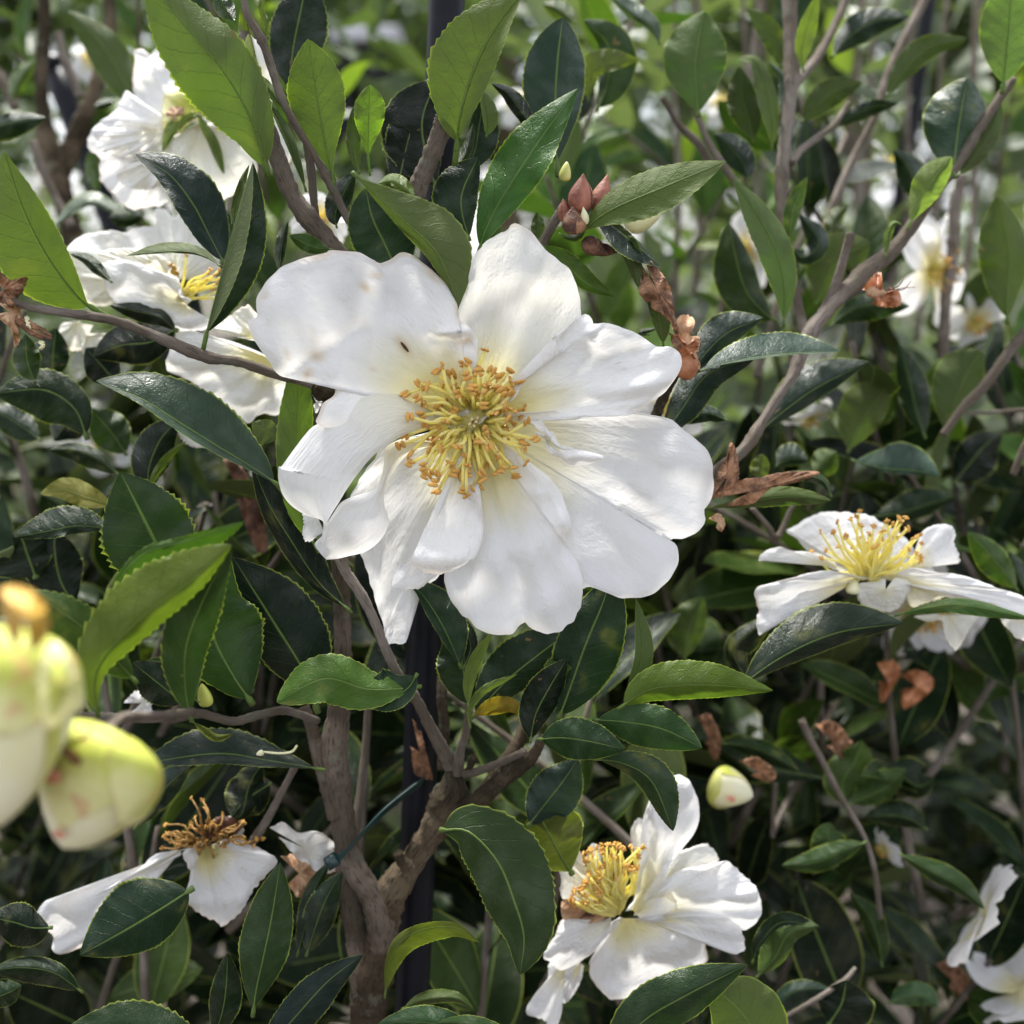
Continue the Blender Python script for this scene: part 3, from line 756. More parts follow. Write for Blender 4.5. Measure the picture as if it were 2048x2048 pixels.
branch(A, 'f 876 1460; 900 1456; 930 1444; 962 1430; 990 1418', [9, 8, 7, 8], [-240, -200, -150], 'branch', M_BARK, 40)
branch(A, 'f 905 1505; 945 1450; 975 1405; 992 1355; 1000 1300', [13, 15, 13, 10, 9], [-260, -330], 'branch', M_BARKG, 50)
branch(A, 'f 776 1655; 768 1635; 756 1622; 750 1608', [13, 12, 10, 9], [-215, -190], 'stub', M_BARKG, 22, 12, .08)
branch(A, 'f 882 1456; 888 1442; 895 1428', [6, 6, 7], [-235, -215], 'stub', M_BARKG, 12, 10, .08)
branch(A, 'f 150 1352; 260 1356; 330 1352; 376 1346; 400 1352; 440 1362; 480 1352; 530 1340; 560 1345; 600 1360', [9, 9, 9, 9, 8.5, 9, 8, 8, 8], [240, 150, 40, 0, -40, -120, -200], 'branch', M_BARK, 70, 12, 0.03, [(.34, .25, .03)])
branch(A, 'f 560 1440; 540 1480; 505 1545; 475 1590', [7, 7, 8, 8], [-230, -320], 'branch', M_BARK, 34)
branch(A, 'f 20 568; 60 580; 130 590; 200 602; 240 614; 310 640; 362 662; 400 676; 450 684; 520 706; 570 718; 612 734', [7, 8, 8, 9, 9, 10, 12, 10, 9, 9, 9, 9], [60, 30, 0, -20, -40, -60], 'branch', M_BARK, 90, 14, 0.025, [(.64, .3, .018), (.36, .2, .02)])
branch(A, 'd 1740 330; 1775 345; 1800 375; 1808 400', [30, 58, 60, 34], [-62, -50], 'knot', M_BARKG, 22, 14, .1)
branch(A, 'f 462 60; 470 110; 486 180; 506 240; 530 310; 553 370; 582 415; 612 452; 660 500; 720 560', [9, 13, 13, 14, 16, 17, 19, 19, 19, 19], [20, 10, -20, -40, -60, -120, -200], 'branch', M_BARK, 90, 14, 0.035, [(.6, .15, .03)])
branch(A, 'f 458 -20; 466 28; 494 78; 516 138; 534 190; 560 240; 590 290; 622 345; 648 395; 672 440', [6, 7, 8, 8, 7, 7, 7, 8, 8, 8], [60, 40, 10, -20, -60, -100], 'branch', M_BARK, 80, 12, 0.03, [(.2, .3, .015), (.42, .2, .015), (.75, .3, .015)])
branch(A, 'f 578 270; 586 320; 592 375; 598 430', [7, 8, 8, 8], [-75, -90], 'branch', M_BARK, 30, 10, 0.03)
branch(A, 'f 838 205; 836 232; 826 268; 808 312; 790 350; 770 388; 740 440', [13, 18, 18, 17, 18, 18, 18], [0, -30, -60, -90], 'branch', M_BARK, 60, 16, 0.035, [(.35, .18, .04)])
branch(A, 'f 1020 470; 1035 440; 1052 410; 1066 388', [8, 9, 9, 9], [-120, -90], 'branch', M_BARK, 26, 10, .05)
branch(A, 'f 1280 700; 1262 730; 1245 765; 1230 800', [9, 10, 10], [-120, -200], 'branch', M_BARKG, 24, 10, .05)
# stalks that carry the leaves drawn from the photo are part of each leaf --------
L = leaf
# top left
L(A, 'a 1478 975; 1450 860; 1405 700; 1300 500; 1180 330; 1000 130; 800 -130', 250, 190, [0, 60, 130, 180], OLV, -30, -50, -1, .52, wave=8)
L(A, 'a 1842 1070; 1835 960; 1800 820; 1762 600; 1735 420; 1700 215', 168, 160, [-60, -40, -20], (.085, .135, .02, .32), -20, -20, -1, .62, .8, .12)
L(A, 'a 1592 520; 1620 260; 1668 20; 1700 -150', 150, 175, [-200, -170], BLU, -20, -40, 1, .5)
L(A, 'a 1372 360; 1345 240; 1350 120; 1348 -30', 34, 30, [10, 40], YEL, -6, -6, -1)
L(A, 'a 1475 215; 1470 130; 1440 40; 1455 -60', 18, 18, [20, 40], YEL, -6, -6, -1)
L(A, 'a 1560 595; 1500 510; 1440 440; 1388 408', 34, 30, [-60, -30], OLV, 10, -20, -1)
L(A, 'a 1400 -20; 1370 -120; 1310 -200', 90, 90, -60, DARK)
L(A, 'a 1300 120; 1235 40; 1190 -60', 50, 60, -90, MID)
L(A, 'a 1690 1060; 1655 940; 1590 760; 1500 590; 1430 500', 26, 30, [-90, -60], MID, 15, -15, -1)
L(A, 'a 620 1765; 520 1705; 430 1640; 270 1430; 130 1160; 20 830', 270, 128, [-20, 10, 60, 90], (.088, .142, .024, .26), -60, 45, -1, .48, .9, .14, wave=5)
L(A, 'a 1245 1470; 1150 1290; 1060 1120; 930 960; 745 850', 95, 165, [-120, -110], (.018, .036, .03, .06), 25, -30, 1, .45, .75, wave=6)
L(A, 'a 1120 1935; 1150 1800; 1200 1600; 1255 1400; 1310 1180; 1395 895', -92, 205, [-20, 10, 20], (.016, .042, .014, .06), 50, -40, 1, .50, .8, .10, wave=3)
L(A, 'a 1300 1320; 1290 1180; 1330 1010; 1375 910', 20, 40, -50, MID, 0, 10, -1)
L(A, 'a 1230 1478; 1140 1420; 1050 1392; 900 1388; 700 1412', 12, 52, [-30, -40], MID, 0, -30, -1, .5, .8)
L(A, 'a 1835 1378; 1760 1370; 1690 1345; 1600 1300', 45, 55, [-50, -10], GRN, -10, -10, 1, .55, .7)
L(A, 'a 620 1560; 540 1490; 470 1430; 385 1402', 30, 42, -240, DARK, teeth=0)
L(A, 'a 1860 1260; 1850 1180; 1900 1060; 1960 950', 80, 60, -90, DARK)
L(A, 'a 1540 1500; 1560 1330; 1590 1220', 40, 26, -40, DARK)
# top middle
L(A, 'b 715 915; 728 800; 745 640; 830 370; 950 140; 1090 -40', 262, 105, [-20, 20, 60, 80], (.10, .15, .022, .28), -30, 30, -1, .5, .85, .14, wave=8)
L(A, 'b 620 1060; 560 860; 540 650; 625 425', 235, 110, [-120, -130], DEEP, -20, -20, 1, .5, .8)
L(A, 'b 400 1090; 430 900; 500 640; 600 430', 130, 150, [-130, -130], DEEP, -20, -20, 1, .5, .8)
L(A, 'b 845 1410; 880 1290; 960 1120; 1060 960; 1200 750; 1395 488', 158, 128, [-60, -10, 0], (.035, .092, .016, .18), -35, 20, 1, .50, .85, wave=8)
L(A, 'b 1285 975; 1275 800; 1272 560; 1285 330; 1312 98', 192, 165, [-190, -220], (.03, .06, .04, .10), 20, -60, 1, .58, .62, .1)
L(A, 'b 790 960; 830 820; 850 700; 880 520', 60, 120, -150, BLU, 20, -20, 1)
L(A, 'b 890 760; 900 660; 880 560; 860 500', 30, 60, -110, GRN, 20, -20, -1)
L(A, 'b 1160 760; 1100 640; 1010 520; 920 462', 45, 55, -150, DARK)
L(A, 'b 800 1330; 760 1190; 760 1060; 845 868', 165, 90, [-70, -50], (.028, .062, .03, .12), -20, -20, 1, .5, .75)
L(A, 'b 720 930; 770 860; 800 780; 820 680', 30, 25, -70, DARK)
L(A, 'b 250 970; 238 850; 240 720; 250 468', 88, 92, [-70, -50], (.10, .165, .02, .4), -10, -10, -1, .66, .7, .2)
L(A, 'b 190 960; 165 850; 155 720; 155 590', 42, 40, -75, GRN, -10, -10, -1)
L(A, 'b 150 950; 290 1085; 450 1230; 620 1400; 740 1680', 205, 62, [110, 60, 50, 40], (.085, .115, .035, .22), -45, -45, -1, .62, .8, .04, wave=7)
L(A, 'b 420 1540; 330 1350; 260 1200; 225 1040', 165, 215, [-40, -20], (.02, .055, .018, .1), -20, -20, 1, .5, .6)
L(A, 'b 500 1095; 440 1040; 370 1000; 295 1012', 28, 50, [0, 10], YEL, 0, -20, 1)
L(A, 'f 1092 442; 1150 398; 1260 350; 1370 304', 42, 44, [-60, -10, 20], (.07, .13, .02, .3), -30, 20, -1, .5, .85)
L(A, 'b 1480 1165; 1610 1265; 1740 1370; 1850 1470', 26, 95, [-60, -80], BLU, -40, 40, 1, .5)
L(A, 'b 1475 1165; 1600 1280; 1690 1400; 1730 1590', 60, 55, [-70, -75], MID, 0, -40, -1, .5)
L(A, 'g 1500 960; 1480 820; 1440 640; 1340 420', 60, 95, [-120, -80], MID, 0, -20, -1)
L(A, 'b 1190 1350; 1310 1440; 1440 1560; 1600 1638', 75, 48, [-90, -70], (.05, .1, .02, .25), 20, -30, 1, .45)
L(A, 'b 1170 1330; 1175 1240; 1170 1170', 40, 40, -130, GRN)
L(A, 'b 1290 1290; 1340 1310; 1400 1300; 1480 1160', 24, 24, -70, OLV)
# left middle and lower left
L(A, 'd 1560 900; 1400 790; 1200 670; 1000 545; 780 405; 530 308', 46, 235, [-10, 30, 60, 70], (.035, .07, .04, .10), 30, -60, 1, .50, .8, wave=4)
L(A, 'd 1760 1260; 1650 1020; 1625 760; 1640 480; 1660 120', 105, 95, [-80, -70, -90], (.11, .19, .02, .36), -10, -10, -1, .55, .6)
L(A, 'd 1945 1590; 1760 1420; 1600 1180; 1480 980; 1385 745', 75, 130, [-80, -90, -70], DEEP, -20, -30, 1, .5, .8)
L(A, 'd 1080 1620; 930 1340; 820 1120; 735 950; 665 812', 285, 240, [-10, 20, 40], (.032, .078, .020, .14), -25, -25, 1, .56, .78, teeth=1.6)
L(A, 'f 185 1352; 178 1290; 200 1235; 280 1155; 360 1095; 437 1028', 82, 34, [300, 340, 350, 330], (.085, .145, .018, .28), -30, -40, 1, .56, .72, .02, wave=4, teeth=2.2)
L(A, 'f 362 1362; 350 1300; 352 1220; 385 1130; 436 1035', 52, 44, [230, 260, 300], (.03, .066, .014, .14), -20, -30, 1, .5, .72, teeth=2)
L(A, 'f 222 1190; 218 1110; 270 1045; 350 1020; 460 984', 10, 46, [240, 280, 290], (.05, .10, .014, .2), 0, -40, 1, .5, .6, teeth=2.4)
L(A, 'f 260 1290; 200 1225; 140 1170; 50 1112', 55, 40, [250, 270, 300], (.05, .10, .015, .2), -20, -30, 1, .5, .72, teeth=2)
L(A, 'f 478 1330; 440 1275; 402 1200; 392 1120; 428 1042', 70, 100, [-40, -10, 10], (.03, .08, .016, .12), -20, -35, 1, .48, .8)
L(A, 'f 600 1345; 575 1270; 520 1180; 440 1052', 60, 88, [-110, -80, -60], (.012, .032, .014, .05), -20, -30, 1, .5, .8)
L(A, 'f 350 1330; 300 1290; 250 1250', 40, 40, 100, DARK)
L(A, 'f 215 1000; 150 992; 90 1002; 26 1014', 16, 42, [-180, -160], DARK, 0, -30)
L(A, 'f 215 955; 165 940; 120 925; 76 932', 20, 28, [-260, -260], YLW, 20, -20, -1, teeth=.3)
L(A, 'f 165 830; 140 770; 80 735; -10 742', 60, 42, [-280, -260], DARK)
L(A, 'd 195 320; 150 200; 140 50', 80, 80, -240, MID)
L(A, 'd 830 930; 820 800; 880 640; 985 520', 120, 110, [-270, -250], DEEP)
L(A, 'd 820 930; 850 830; 930 720; 1030 640', 20, 28, -200, YEL, 0, -20, -1)
L(A, 'd 660 830; 540 740; 400 690; 270 690', 70, 50, [-360, -340], DARK)
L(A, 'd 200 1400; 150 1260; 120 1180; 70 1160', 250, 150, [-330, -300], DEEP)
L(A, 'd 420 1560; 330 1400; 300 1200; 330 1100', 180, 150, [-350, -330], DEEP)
L(A, 'd 1540 640; 1500 600; 1430 560; 1390 540', 90, 60, -130, (.09, .11, .06, .2), 0, 0, -1, teeth=0)
# bottom left
L(A, 'k 1070 1180; 900 1290; 700 1410; 440 1552', 165, 235, [-90, -60, -30], (.02, .05, .02, .08), -25, -35, 1, .44, .8)
L(A, 'k 1395 1890; 1415 1740; 1450 1580; 1500 1340; 1548 1040', 152, 135, [-50, -20, -20], (.03, .065, .02, .1), -30, -30, 1, .5, .8, .06)
L(A, 'f 440 2030; 330 1985; 240 1950; 128 1938', 30, 72, [10, 30], (.03, .072, .022, .1), 0, -40, 1, .5, .8)
L(A, 'f 478 2010; 560 1915; 620 1850; 684 1802', 38, 38, [-60, -20], (.018, .038, .03, .06), -20, -20)
L(A, 'k 1180 2020; 1230 1850; 1250 1700; 1255 1540', 85, 95, [-80, -60], DARK)
L(A, 'k 1795 530; 1500 480; 1200 440; 800 490', 60, 150, [-150, -180], (.02, .045, .03, .08), 20, -40, 1, .6, .7)
L(A, 'k 740 860; 830 720; 940 600; 1062 492', 100, 80, [-330, -320], (.02, .035, .03, .08), teeth=0)
L(A, 'k 1500 600; 1350 700; 1280 790', 110, 140, [-300, -280], DEEP)
L(A, 'k 1460 480; 1380 600; 1340 760; 1300 800', 80, 90, [-290, -280], DEEP)
L(A, 'k 1100 160; 1000 60; 900 -20; 780 -60', 60, 90, [60, 90], MID)
L(A, 'k 1060 260; 1130 310; 1200 350; 1290 330', 20, 26, [10, -20], YEL)
L(A, 'k 290 1400; 180 1400; 80 1370; -60 1340', 130, 120, [-120, -110], DEEP)
L(A, 'k 460 1760; 300 1650; 120 1620; -60 1640', 90, 70, [-100, -80], DARK)
L(A, 'k -80 1800; 20 1770; 120 1720', 90, 70, -60, DARK)
L(A, 'k 1690 1560; 1740 1400; 1800 1240; 1890 1090', 90, 90, [-220, -200], (.03, .055, .035, .08))
L(A, 'k 1640 1560; 1700 1330; 1740 1180; 1820 1030', 60, 50, [-230, -230], BLU)
# bottom middle
L(A, 'f 1052 1362; 1075 1300; 1105 1215; 1140 1130; 1150 1080', 56, 72, [-80, -50, -60], (.022, .055, .02, .1), -30, -30, 1, .5, .7)
L(A, 'f 1172 1345; 1196 1290; 1212 1225; 1200 1130', 14, 22, [-80, -80], MID, 20, -20, -1)
L(A, 'h 1485 1960; 1420 1800; 1320 1600; 1190 1415; 1100 1380', 60, 190, [-70, -60, -80], (.02, .05, .022, .1), 30, -30, 1, .5, .85)
L(A, 'h 1500 1960; 1550 1800; 1480 1650; 1300 1540', 60, 60, [-80, -90], DEEP)
L(A, 'f 890 1355; 950 1290; 1010 1240; 1090 1180', 60, 36, [-110, -70], (.02, .045, .02, .08), -20, -20)
L(A, 'f 884 1335; 884 1290; 900 1240; 930 1192', 13, 13, [-20, -10], YEL, 10, -10, -1, teeth=0)
L(A, 'f 884 1335; 878 1290; 868 1230; 850 1180', 50, 30, -110, DARK)
L(A, 'f 795 1295; 745 1300; 690 1300; 610 1280; 522 1325', 50, 48, [-20, 10, 20, 30], (.06, .125, .018, .22), 10, -40, 1, .58, .7)
L(A, 'f 788 1270; 768 1300; 730 1320; 672 1316', 24, 62, [-10, 10], (.02, .052, .02, .1), 10, -20, 1, .5, .7)
L(A, 'f 1000 1402; 1010 1350; 1035 1300; 1070 1242', 40, 30, [-70, -40], DEEP)
L(A, 'f 1015 1395; 1060 1392; 1110 1398; 1180 1414', 42, 40, [-30, 10, 20], (.022, .058, .016, .12), -20, -20, 1, .45, .75)
L(A, 'f 1118 1358; 1180 1362; 1250 1375; 1325 1411', 42, 44, [-40, 0, 10], (.03, .075, .02, .16), -20, -20, 1, .5, .75)
L(A, 'f 1118 1432; 1175 1440; 1230 1475; 1270 1568', 42, 24, [-20, -10, -10], (.028, .06, .02, .12), -20, -30, 1, .55, .75)
L(A, 'f 995 1560; 1030 1515; 1065 1470; 1090 1432', 48, 52, [-170, -150], (.03, .055, .035, .12))
L(A, 'f 1080 1650; 1050 1600; 1030 1560; 1012 1528', 70, 68, [-190, -170], (.10, .12, .02, .25), -10, -10, 1, .6, .6, teeth=.3)
L(A, 'l 775 862; 930 870; 1090 1035; 1180 1250; 1235 1450; 1215 1660', 262, 175, [-60, -10, 30, 40], (.035, .072, .018, .12), -35, -30, 1, .47, .72, .02, wave=7)
L(A, 'l 468 1790; 490 1610; 560 1470; 700 1405; 860 1400; 990 1480', 36, 85, [-80, -50, -60], (.09, .12, .018, .25), 0, -30, 1, .5, .8)
L(A, 'l 1000 2060; 850 1960; 640 1920; 425 1938', 40, 100, [0, 30], (.028, .065, .022, .12), 0, -30)
L(A, 'l 1240 2080; 1080 1985; 900 1930; 760 1925', 30, 62, [10, 20], (.035, .08, .02, .14), 0, -20)
L(A, 'l 560 1850; 680 1800; 850 1790; 960 1850', 50, 30, -120, OLV)
L(A, 'f 1130 2020; 1210 1930; 1300 1875; 1410 1820', 60, 48, [-20, 30, 40], (.03, .065, .022, .1), -30, -30, 1, .48, .82)
L(A, 'f 1450 2050; 1430 1960; 1390 1900; 1340 1862', 70, 75, [-20, 0], (.06, .095, .016, .2), -20, -20, -1, .6, .7, teeth=.2)
L(A, 'f 1165 1338; 1230 1300; 1330 1292; 1459 1303', 48, 28, [-10, 10, 20], (.085, .15, .018, .3), -25, -25, 1, .42, .8)
L(A, 'l 1340 80; 1450 0; 1540 -60', 110, 60, -60, GRN)
L(A, 'l 940 300; 930 200; 1020 80; 1200 0', 20, 28, -60, OLV, 0, -20, -1)
L(A, 'l 950 230; 1060 190; 1160 180; 1240 230', 60, 40, -90, YLW, 0, -20)

# ------------------------------------------------------------------ the shrub on the right, a little farther
B = empty('camellia_shrub', (*W([1500, 1500, -2600])[:2], 0), 'tall loose camellia shrub with long pale bare stems at the right', 'shrub', 'camellia shrubs in black pots')
branch(B, 'c 632 -60; 640 120; 652 300; 648 450; 628 650; 602 850; 596 1020; 600 1200; 620 1400; 660 1580; 700 1760; 740 1850', [42, 40, 44, 36, 34, 36, 36, 28, 26, 30, 34], [-620, -560, -480, -420], 'branch', M_BARK, 70, 14, .03, [(.26, .25, .03)])
branch(B, 'c 975 1285; 940 1420; 890 1590; 840 1700; 760 1850', [24, 26, 30, 34], [-300, -330, -360], 'branch', M_BARK, 50, 12, .03)
branch(B, 'c 1870 440; 1800 540; 1690 700; 1550 920; 1420 1090; 1290 1280; 1190 1400; 1100 1470; 1000 1560; 930 1620; 840 1720; 760 1820; j 680 220; 640 300; 560 410; 480 540; 410 660; 330 740; 240 800; 120 880', [26, 28, 28, 32, 34, 38, 46, 48, 50, 44, 42, 40, 34, 30, 28, 28, 32, 34, 30, 28], [-420, -400, -370, -350, -330, -300, -260, -230, -220], 'branch', M_BARK, 130, 14, .035, [(.47, .2, .02), (.85, .2, .02)])
branch(B, 'c 650 900; 700 830; 790 760; 880 690; 960 570', [26, 22, 20, 18, 14], [-520, -600], 'branch', M_BARK, 40)
branch(B, 'c 660 480; 720 400; 800 300; 880 150; 960 -30', [22, 26, 26, 24, 22], [-560, -800], 'branch', M_BARK, 40)
branch(B, 'c 1400 -40; 1340 80; 1230 300; 1160 480; 1120 620; 1000 850; 900 1080; 820 1300', [26, 24, 26, 22, 20, 26, 26], [-1000, -900], 'branch', M_BARK, 60)
branch(B, 'c 1590 960; 1550 1150; 1540 1400; 1500 1650; 1480 1980', [28, 34, 30, 34], [-1000, -1100], 'branch', M_BARK, 50)
branch(B, 'j 1960 20; 1860 140; 1720 330; 1600 450; 1480 610', [30, 30, 26, 22], [-500, -560], 'branch', M_BARK, 50)
branch(B, 'c 130 640; 180 760; 250 880; 320 980; 420 1120', [18, 20, 20, 18], [-480, -560], 'branch', M_BARK, 40)
branch(B, 'c -60 540; 20 680; 140 800; 220 950', [16, 22, 22], [-700, -700], 'branch', M_BARK, 30)
branch(B, 'j 430 1010; 510 1100; 560 1170; 600 1120; 640 1020; 690 960', [14, 16, 18, 14, 12], [-420, -480], 'branch', M_BARK, 40)
branch(B, 'j 2000 560; 1930 680; 1870 830', [20, 20, 18], [-560, -600], 'branch', M_BARK, 20)
branch(B, 'j 1990 460; 1800 480; 1620 490', [12, 12, 10], [-700, -700], 'branch', M_BARK, 20)
branch(B, 'm 700 250; 760 380; 820 480; 880 600; 950 730; 1050 900; 1110 1100; 1140 1350', [20, 18, 14, 14], [-620, -560], 'branch', M_BARK, 30)
branch(B, 'm 560 600; 550 760; 545 900', [14, 14, 14], -700, 'branch', M_BARK, 20)
branch(B, 'm 600 1900; 740 1820; 850 1750; 950 1680; 1000 1620', [12, 14, 14, 10], [-380, -420], 'branch', M_BARK, 30)
L(B, 'c 135 650; 128 520; 120 340; 165 60', 185, 175, [-480, -470], (.045, .10, .028, .2), -60, 40, -1, .55, .75, teeth=.4)
L(B, 'c 440 790; 420 680; 380 540; 360 365', 95, 85, [-560, -560], MID, -20, -20, -1, teeth=0)
L(B, 'c 540 830; 545 700; 510 500; 450 340; 350 320', 60, 50, [-520, -500], GRN, 30, -30, -1, teeth=0)
L(B, 'c 545 760; 590 600; 600 440; 520 340', 30, 35, [-560, -560], (.08, .12, .09, .1), teeth=0)
L(B, 'c 590 380; 560 230; 480 110; 400 45', 70, 60, [-640, -640], GRN, 0, 0, -1, teeth=0)
L(B, 'c 716 400; 705 280; 740 130; 800 -40', 46, 56, [-500, -460], YEL, 20, -20, -1, teeth=.4)
L(B, 'c 870 320; 960 210; 1100 120; 1300 92', 90, 85, [-780, -760], BLU, -20, -20, 1, teeth=0)
L(B, 'c 700 680; 800 570; 900 500; 1040 455', 85, 75, [-700, -680], MID, 0, -20, -1, teeth=0)
L(B, 'c 890 710; 980 640; 1100 590; 1240 572', 45, 50, [-700, -680], DARK, 0, -20, 1, teeth=0)
L(B, 'c 1165 540; 1260 400; 1400 270; 1620 212', 80, 60, [-700, -680], MID, 0, -20, -1, teeth=0)
L(B, 'c 1540 985; 1555 820; 1580 650; 1620 430', 205, 160, [-380, -380], (.04, .075, .05, .12), -60, -80, 1, .55, .6, teeth=0)
L(B, 'c 1560 980; 1660 860; 1760 700; 1800 540', 60, 60, [-410, -420], MID, 0, -20, -1, teeth=0)
L(B, 'c 1285 1270; 1350 1130; 1430 990; 1535 865', 95, 80, [-320, -300], (.14, .20, .05, .36), -20, -20, -1, .58, .7, .1, teeth=.2)
L(B, 'c 1812 520; 1822 420; 1850 150; 1870 -150', 165, 150, [-360, -330], (.11, .17, .05, .36), -20, -20, -1, .5, .7, .1, teeth=.2)
L(B, 'c 605 1810; 610 1600; 560 1380; 450 1170; 325 982', 100, 95, [-300, -270, -250], (.05, .10, .03, .22), 30, -40, -1, .5, .8)
L(B, 'c 638 1335; 650 1200; 690 1080; 735 975', 55, 40, [-380, -370], GRN, 0, -20, 1)
L(B, 'c 780 1690; 830 1560; 900 1440; 1080 1340', 150, 120, [-640, -620], GRN, -20, -20, -1, .55, .6, teeth=0)
L(B, 'c 1840 1790; 1840 1600; 1850 1400; 1790 1085', 175, 110, [-520, -500], GRN, -30, -20, -1, .55, .7, teeth=.2)
L(B, 'c 1170 1420; 1175 1320; 1210 1235; 1260 1240', 22, 24, -300, YEL, teeth=0)
L(B, 'c 570 1780; 470 1700; 380 1560; 300 1230', 150, 90, [-560, -560], MID, teeth=0)
L(B, 'c 420 1000; 380 900; 300 800; 220 740', 80, 90, [-640, -640], BLU, teeth=0)
L(B, 'c 640 1360; 720 1420; 800 1330; 690 1180', 70, 60, -560, BLU, teeth=0)
L(B, 'c 860 1800; 1000 1700; 1150 1680; 1300 1690', 60, 90, [-600, -600], MID, teeth=0)
L(B, 'c 860 1320; 900 1200; 960 1140', 60, 40, -640, OLV, teeth=0)
L(B, 'c 1440 1100; 1340 1010; 1280 900; 1210 830', 90, 80, -900, DARK, teeth=0)
L(B, 'j 130 260; 300 205; 600 158; 920 146', 128, 12, [-120, -140], (.045, .085, .06, .12), -60, 20, 1, .5, .75)
L(B, 'j 110 255; 170 160; 300 40; 490 -40', 120, 70, [-190, -200], (.035, .07, .05, .1), teeth=.6)
L(B, 'j -80 640; 40 470; 190 270; 440 190', 100, 105, [-150, -190], (.022, .05, .03, .08), -30, -30)
L(B, 'j 462 600; 600 480; 800 340; 1075 202', 150, 62, [-320, -330], (.035, .07, .05, .1), -40, -30, 1, .48, .8)
L(B, 'j 958 710; 1010 580; 1090 450; 1195 320', 165, 95, [-700, -680], (.06, .10, .02, .22), -20, -20, -1, .55, .7, teeth=0)
L(B, 'j 1500 620; 1550 430; 1620 260; 1700 140', 170, 110, [-700, -680], MID, -20, -20, -1, .6, .65, teeth=0)
L(B, 'j 1390 630; 1340 480; 1300 300; 1240 100', 80, 95, [-740, -740], DARK, teeth=0)
L(B, 'j 980 745; 1140 790; 1320 805; 1465 835', 155, 24, [-560, -540], (.035, .075, .05, .1), -60, 0, 1, .55, .7, teeth=.2)
L(B, 'j 1540 880; 1620 780; 1720 660; 1810 600', 110, 130, -900, DEEP, teeth=0)
L(B, 'j 1090 1060; 1250 1040; 1400 990; 1565 945', 110, 60, [-800, -780], DARK, teeth=0)
L(B, 'j 560 780; 640 740; 740 750', 90, 40, -560, BLU, teeth=0)
L(B, 'j 470 860; 480 780; 490 710', 60, 50, -420, YEL, teeth=0)
L(B, 'j 770 820; 830 760; 900 700', 80, 80, -640, GRN, teeth=0)
L(B, 'j 1215 1605; 1400 1560; 1600 1545; 1990 1625', 36, 52, [-200, -150], (.05, .10, .02, .2), -40, 0, 1, .5, .8)
L(B, 'j 340 2010; 600 1830; 900 1700; 1270 1645', 185, 75, [-180, -160], (.022, .045, .022, .08), -50, -30, 1, .52, .8)
L(B, 'j 400 1960; 330 1800; 420 1700; 560 1600', 60, 90, -420, DARK, teeth=0)
L(B, 'j 1900 1470; 1820 1360; 1720 1240; 1620 1140', 95, 75, [-520, -500], GRN, -20, -20, 1, .5, .75, teeth=0)
L(B, 'j 1960 1500; 1900 1380; 1850 1250', 60, 60, -560, DARK, teeth=0)
L(B, 'j 60 1850; 80 1700; 160 1500', 130, 80, [-700, -680], OLV, teeth=0)
L(B, 'j 870 950; 820 860; 700 830; 560 830', 30, 30, -250, MID)
L(B, 'm 450 1680; 560 1560; 640 1430; 800 1390', 120, 60, [-300, -280], (.05, .09, .02, .2), -40, -20, 1, .5, .8)
L(B, 'm 430 1600; 480 1480; 600 1370; 810 1400', 60, 24, [-310, -290], BLU, 0, 0, 1)
L(B, 'm 1065 925; 930 980; 780 1040; 595 1058', 60, 80, [-500, -480], MID, -20, -30, 1, teeth=0)
L(B, 'm 900 1060; 870 960; 850 880; 860 820', 110, 90, [-540, -560], (.05, .10, .03, .2), teeth=0)
L(B, 'm 1240 990; 1400 1080; 1570 1170; 1715 1300', 75, 45, [-500, -480], MID, -30, -20, 1, teeth=0)
L(B, 'm 950 730; 930 600; 1000 480; 1040 370', 120, 130, [-700, -680], (.045, .08, .018, .16), teeth=0)
L(B, 'm 960 720; 1060 680; 1180 620; 1280 520', 120, 60, [-690, -680], (.045, .08, .018, .16), teeth=0)
L(B, 'm 1150 520; 1250 560; 1350 620; 1440 580', 130, 80, [-760, -740], DARK, teeth=0)
L(B, 'm 260 380; 420 400; 560 460; 690 540', 60, 60, [-720, -700], DARK, teeth=0)
L(B, 'm 1400 860; 1300 800; 1200 780; 1050 790', 60, 90, [-720, -700], DARK, teeth=0)
L(B, 'm 520 1900; 620 1780; 720 1740; 870 1740', 60, 90, [-420, -400], (.03, .055, .04, .1), teeth=0)
L(B, 'm 850 1940; 920 1830; 940 1760; 950 1690', 150, 190, [-400, -380], DEEP, teeth=0)
L(B, 'm 1180 1820; 1280 1780; 1380 1780; 1460 1840', 80, 60, [-600, -580], (.06, .11, .05, .2), teeth=0)
L(B, 'm 1150 1620; 1130 1480; 1080 1340; 970 1210', 60, 70, [-640, -620], MID, teeth=0)
L(B, 'b 1450 560; 1470 460; 1500 380; 1730 330', 100, 40, [-520, -500], YEL, 0, 0, -1, teeth=0)
L(B, 'b 1500 620; 1560 450; 1560 250; 1430 110', 60, 150, [-600, -580], MID, teeth=0)
L(B, 'b 1400 680; 1420 560; 1480 440', 60, 60, -620, BLU, teeth=0)
L(B, 'b 1940 460; 1930 330; 1990 200; 2060 80', 80, 90, -540, MID, teeth=0)
L(B, 'b 1850 250; 1800 150; 1700 80; 1560 -30', 30, 70, [-620, -600], (.10, .14, .10, .2), teeth=0)
L(B, 'b 1380 130; 1300 60; 1200 20', 60, 60, -800, OLV, teeth=0)
L(B, 'g 1950 1480; 1800 1430; 1640 1500', 60, 60, -220, BLU)
L(B, 'g 1400 880; 1340 860; 1460 830', 20, 20, -200, BLU)

